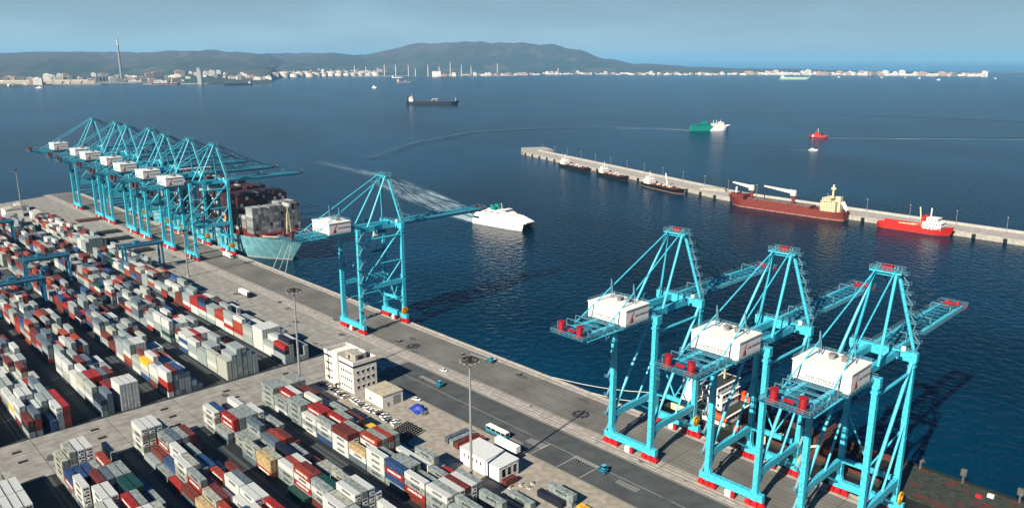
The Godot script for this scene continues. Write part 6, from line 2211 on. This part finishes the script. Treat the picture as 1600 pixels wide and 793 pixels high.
func car_meshes(c: Color, key: String) -> Array:
	if mesh_cache.has(key): return mesh_cache[key]
	var m := mat(key, c, 0.3, 0.1, "")
	var st := mb()
	var prof := [[-2.1, 0.35, 0.85], [-1.9, 0.3, 0.98], [-0.7, 0.3, 1.0], [0.9, 0.3, 0.98], [2.0, 0.3, 0.8], [2.15, 0.4, 0.62]]
	for i in prof.size() - 1:
		var a: Array = prof[i]
		var b: Array = prof[i + 1]
		hexa(st, [Vector3(a[0], a[1], 0.86), Vector3(b[0], b[1], 0.86), Vector3(b[0], b[1], -0.86), Vector3(a[0], a[1], -0.86), Vector3(a[0], a[2], 0.84), Vector3(b[0], b[2], 0.84), Vector3(b[0], b[2], -0.84), Vector3(a[0], a[2], -0.84)])
	span(st, Vector3(-1.35, 1.42, -0.62), Vector3(0.35, 1.47, 0.62))
	var g := mb()
	hexa(g, [Vector3(-1.85, 0.98, 0.8), Vector3(1.05, 0.98, 0.8), Vector3(1.05, 0.98, -0.8), Vector3(-1.85, 0.98, -0.8), Vector3(-1.4, 1.43, 0.64), Vector3(0.4, 1.43, 0.64), Vector3(0.4, 1.43, -0.64), Vector3(-1.4, 1.43, -0.64)])
	mesh_cache[key] = [done(st, m), done(g, M.glass)]
	return mesh_cache[key]

func car(label: String, at: Vector3, turn: float, c: Color, key: String, group := "") -> void:
	var t := thing("parked_car", label, "car", at, turn, group)
	var k := car_meshes(c, key)
	put("body", k[0], t)
	put("windows", k[1], t)
	for x in [-1.3, 1.35]:
		for z in [-0.82, 0.82]: wheel(t, Vector3(x, 0.32, z), 0.32, 0.2)

func tractor(label: String, at: Vector3, turn: float, chassis: bool) -> void:
	# +x forward: blue terminal tractor with an empty skeletal trailer
	var t := thing("terminal_tractor", label, "terminal tractor", at, turn, "terminal tractors on the quay")
	var st := mb()
	span(st, Vector3(-1.8, 0.5, -1.0), Vector3(3.4, 1.1, 1.0)); span(st, Vector3(1.0, 1.1, -1.1), Vector3(3.4, 1.8, 1.1))
	obj("chassis", st, M.crane_dark, t)
	st = mb()
	hexa(st, [Vector3(0.8, 1.1, 0.3), Vector3(2.6, 1.1, 0.3), Vector3(2.6, 1.1, -1.2), Vector3(0.8, 1.1, -1.2), Vector3(0.9, 3.2, 0.25), Vector3(2.3, 3.2, 0.25), Vector3(2.3, 3.2, -1.15), Vector3(0.9, 3.2, -1.15)])
	var cb := obj("cab", st, M.crane, t)
	st = mb()
	span(st, Vector3(0.85, 2.1, -1.23), Vector3(2.5, 2.9, 0.33))
	obj("window", st, M.glass, cb)
	for x in [-1.0, 2.6]:
		for z in [-0.95, 0.95]: wheel(t, Vector3(x, 0.5, z), 0.5, 0.4)
	if not chassis: return
	st = mb()
	for z in [-0.5, 0.5]: span(st, Vector3(-13.4, 1.1, z - 0.12), Vector3(-0.6, 1.45, z + 0.14))
	for k in 11: span(st, Vector3(-13.4 + k * 1.24, 1.1, -1.2), Vector3(-13.1 + k * 1.24, 1.4, 1.2))
	var tl := obj("trailer", st, M.galvanised, t)
	for x in [-12.2, -11.0]:
		for z in [-0.95, 0.95]: wheel(tl, Vector3(x, 0.5, z), 0.5, 0.5)

func lorry(label: String, at: Vector3, turn: float, box_c: Material, l: float, cab_m: Material, cat := "lorry") -> void:
	var t := thing("lorry", label, cat, at, turn)
	var st := mb()
	span(st, Vector3(-l, 1.2, -1.25), Vector3(0, 4.0, 1.25))
	obj("cargo_box", st, box_c, t)
	st = mb()
	span(st, Vector3(-l, 0.8, -0.9), Vector3(2.6, 1.2, 0.9))
	obj("chassis", st, M.dark, t)
	for x in [-l + 1.0, -l + 2.3, -0.6, 1.9]:
		for z in [-1.0, 1.0]: wheel(t, Vector3(x, 0.5, z), 0.5, 0.4)
	if cab_m:
		st = mb()
		hexa(st, [Vector3(0.4, 0.7, 1.2), Vector3(2.7, 0.7, 1.2), Vector3(2.7, 0.7, -1.2), Vector3(0.4, 0.7, -1.2), Vector3(0.4, 3.4, 1.15), Vector3(2.3, 3.2, 1.1), Vector3(2.3, 3.2, -1.1), Vector3(0.4, 3.4, -1.15)])
		var cb := obj("cab", st, cab_m, t)
		st = mb()
		span(st, Vector3(1.2, 2.0, -1.22), Vector3(2.62, 2.9, 1.22))
		obj("window", st, M.glass, cb)

func build_vehicles() -> void:
	var paint := [[Color(0.85, 0.85, 0.85), "car_white"], [Color(0.45, 0.46, 0.48), "car_silver"], [Color(0.07, 0.08, 0.10), "car_black"], [Color(0.10, 0.16, 0.30), "car_blue"]]
	var pw := ["white", "silver", "black", "dark blue"]
	var order := [1, 2, 1, 0, 2, 1, 0, 2, 0]
	for k in 9:
		car("%s car parked below the office wall, %s from the road" % [pw[order[k]], ORD[k]], Vector3(-329.0 + k * 2.9 + rng.randf_range(-0.3, 0.3), 0.012, -181.8 + rng.randf_range(-0.7, 0.7)), PI / 2 + 0.12 + rng.randf_range(-0.1, 0.1), paint[order[k]][0], paint[order[k]][1], "cars parked below the office")
	for k in 14:
		var o: int = [0, 0, 0, 1, 0, 0, 0, 0, 2, 0, 0, 1, 0, 0][k]
		car("%s car parked landward of the low warehouse, %s along its row" % [pw[o], ORD[k]], Vector3(-300.5 + k * 2.75 + rng.randf_range(-0.25, 0.25), 0.012, -182.4 + rng.randf_range(-0.9, 0.9)), PI / 2 + 0.2 + rng.randf_range(-0.08, 0.08), paint[o][0], paint[o][1], "cars parked by the low warehouse")
	car("white car standing at the seaward corner of the low warehouse", Vector3(-279.5, 0.012, -204.5), 0.3, paint[0][0], paint[0][1])
	car("white pick-up sized car on the pale strip beside the landward crane rail", Vector3(-298.5, 0.016, -236.5), 0.15, paint[0][0], paint[0][1])
	# stacked flat racks / trailers with their drawbars up, beside the parked cars
	for k in 4:
		var fr := thing("parked_trailer", "dark skeletal trailer parked beyond the white cars, %s of four" % ORD[k], "trailer", Vector3(-260.0 + k * 3.2, 0.012, -180.6), PI / 2 + 0.25, "dark trailers beyond the parked cars")
		var st := mb()
		for z in [-0.6, 0.6]: span(st, Vector3(-6, 1.0, z - 0.15), Vector3(6, 1.4, z + 0.15))
		for j in 9: span(st, Vector3(-6 + j * 1.45, 1.0, -1.2), Vector3(-5.7 + j * 1.45, 1.35, 1.2))
		obj("frame", st, M.dark, fr)
		for x in [-5.0, -3.8, -2.6]:
			for z in [-0.9, 0.9]: wheel(fr, Vector3(x, 0.5, z), 0.5, 0.4)
	tractor("blue terminal tractor pulling an empty trailer past the office's long shadow", Vector3(-286.0, 0.014, -222.2), 0.0, true)
	tractor("blue terminal tractor with empty white trailer on the marked road near three cranes", Vector3(-175.5, 0.014, -216.9), 0.0, true)
	tractor("blue terminal tractor alone close to the quay edge beyond the lamp mast", Vector3(-292.0, 0.014, -262.4), 0.1, true)
	lorry("white lorry on the open apron beside the quayside container block", Vector3(-496.0, 0.0, -222.4), 0.0, M.white, 12.6, M.dark)
	lorry("white lorry near the quay edge below the pale blue ship's bow", Vector3(-611.0, 0.0, -261.4), 0.0, M.white, 12.0, M.off_white)
	lorry("long white box trailer parked between the prefab hall and the bus", Vector3(-207.0, 0.012, -202.2), 0.0, M.white, 13.0, null, "trailer")
	# bus
	var b := thing("bus", "white roofed blue bus parked at the edge of the quay road", "bus", Vector3(-226.5, 0.014, -208.6), 0.0)
	var st2 := mb()
	span(st2, Vector3(-6.2, 0.35, -1.25), Vector3(6.2, 1.5, 1.25))
	obj("lower_body", st2, mat("bus_blue", Color(0.20, 0.55, 0.68), 0.4), b)
	st2 = mb()
	span(st2, Vector3(-6.15, 1.5, -1.22), Vector3(6.15, 2.7, 1.22))
	obj("windows", st2, M.glass, b)
	st2 = mb()
	span(st2, Vector3(-6.2, 2.7, -1.25), Vector3(6.2, 3.1, 1.25)); span(st2, Vector3(-2.0, 3.1, -0.8), Vector3(1.0, 3.35, 0.8))
	obj("roof", st2, M.white, b)
	st2 = mb()
	for x in [-6.17, -3.0, 0.2, 3.2, 6.13]:
		for z in [-1.22, 1.22]: span(st2, Vector3(x - 0.08, 1.5, z - 0.04), Vector3(x + 0.08, 2.7, z + 0.04))
	obj("pillar", st2, M.white, b)
	for x in [-3.6, 3.9]:
		for z in [-1.1, 1.1]: wheel(b, Vector3(x, 0.5, z), 0.5, 0.4)
	# stacked boxes by the road at the picture's lower edge
	for q in [["g", Vector3(-171.5, 0, -190.0), "light grey container on the ground beside the quay road's lower end"], ["g", Vector3(-171.2, TIER, -190.1), "light grey lettered container stacked up beside the quay road's lower end"], ["n", Vector3(-174.0, 0, -187.0), "navy flat container on the ground landward of the lettered pair by the road"], ["y", Vector3(-160.0, 0, -190.0), "yellow short container at the end of the lettered pair by the road"], ["g", Vector3(-181.0, 0, -178.4), "light grey container by itself on the tan ground below the prefab hall"]]:
		var l := 6.06 if q[0] == "y" else 12.19
		var c := thing("roadside_container", q[2], "container", q[1])
		var cm := container_meshes(q[0], l)
		put("body", cm.body, c)
		put("door", cm.door, c)
		put("door", cm.door, c).scale = Vector3(1, 1, -1)
		if q[0] == "g": letters("MAERSK", 0.95, M.letter_dark, c, Vector3(0.4, 1.45, 1.235))

# ---------------------------------------------------------------- lamp masts
func build_masts() -> void:
	var spots := [[Vector3(-200.5, 0, -171.0), 53.0, "tall grey lamp mast rising beside the white prefab hall"], [Vector3(-325.8, 0, -168.5), 53.0, "tall grey lamp mast on the cross road behind the office block"], [Vector3(-579.0, 0, -213.6), 36.0, "lamp mast at the edge of the apron beyond the quayside block"], [Vector3(-943.0, 0, -182.0), 49.0, "thin lamp mast at the far end of the yard, against the water"]]
	for s in spots:
		var t := thing("lamp_mast", s[2], "lamp mast", s[0], 0, "yard lamp masts")
		var h: float = s[1]
		var st := mb()
		tube(st, Vector3(0, 0, 0), Vector3(0, h, 0), 0.62, 12, 0.34)
		obj("pole", st, M.galvanised, t)
		st = mb()
		tube(st, Vector3(0, 0, 0), Vector3(0, 1.4, 0), 1.1, 10)
		obj("base", st, M.apron_light, t)
		st = mb()
		for k in 16:
			var a0 := TAU * k / 16
			var a1 := TAU * (k + 1) / 16
			bar(st, Vector3(cos(a0) * 3.0, h - 0.4, sin(a0) * 3.0), Vector3(cos(a1) * 3.0, h - 0.4, sin(a1) * 3.0), 0.3)
		for k in 4: bar(st, Vector3(0, h - 0.4, 0), Vector3(cos(k * PI / 2) * 3.0, h - 0.4, sin(k * PI / 2) * 3.0), 0.22)
		tube(st, Vector3(0, h - 1.4, 0), Vector3(0, h + 0.6, 0), 0.7, 10)
		obj("lamp_ring", st, M.dark, t)
		for k in 10:
			var a := TAU * k / 10
			var lm := mb()
			box(lm, Vector3(cos(a) * 3.5, h - 0.9, sin(a) * 3.5), Vector3(0.9, 0.55, 1.0), Basis(Vector3.UP, -a))
			obj("floodlight", lm, M.grey, t)

# ---------------------------------------------------------------- small things on the quay
func build_quay_fittings() -> void:
	var st := mb()
	tube(st, Vector3(0, 0.2, 0), Vector3(0, 0.75, 0), 0.34, 10, 0.28)
	dome(st, Vector3(0, 0.75, 0), 0.48, 0.25, 10, 3)
	var bm := done(st, M.dark)
	var x := -1040.0
	while x < -60.0:
		var o := thing("bollard", "black iron bollard on the quay edge kerb, %s from the far corner" % nth(int((x + 1041.0) / 26.0)), "bollard", Vector3(x, 0.28, QUAY_Z + 0.55), 0, "bollards along the quay edge")
		put("post", bm, o)
		x += 26.0
	st = mb()
	tube(st, Vector3(0, -2.6, 0), Vector3(0, -0.3, 0), 1.0, 12)
	var fm := done(st, M.rubber)
	x = -1030.0
	while x < -60.0:
		var o := thing("quay_fender", "round black rubber fender on the quay wall, %s from the far corner" % nth(int((x + 1031.0) / 26.0)), "fender", Vector3(x, 0, QUAY_Z - 1.0), 0, "fenders on the quay wall")
		put("fender", fm, o)
		x += 26.0
	# wheel stops, crates and small lumber on the apron, and flatbed gear
	var gear_no := 0
	for q in [[-268.0, -262.0, 2.4, 0.5, 1.6], [-352.0, -246.0, 3.0, 0.6, 2.2], [-470.0, -232.0, 2.0, 0.5, 1.4], [-310.0, -259.0, 1.6, 0.5, 1.2]]:
		var g := thing("gear_box", "dark steel gear box left on the apron, " + ["seaward of the blue tarpaulin", "beside the lone crane", "beside the white lorry", "behind the office by the edge"][gear_no], "gear box", Vector3(q[0], 0, q[1]), 0.3, "gear boxes on the apron")
		gear_no += 1
		st = mb()
		span(st, Vector3(-q[2] / 2, 0.1, -q[4] / 2), Vector3(q[2] / 2, q[3] + 0.4, q[4] / 2))
		obj("body", st, M.dark, g)
		st = mb()
		span(st, Vector3(-q[2] / 2 - 0.05, q[3] + 0.4, -q[4] / 2 - 0.05), Vector3(q[2] / 2 + 0.05, q[3] + 0.5, q[4] / 2 + 0.05))
		obj("lid", st, M.grey, g)
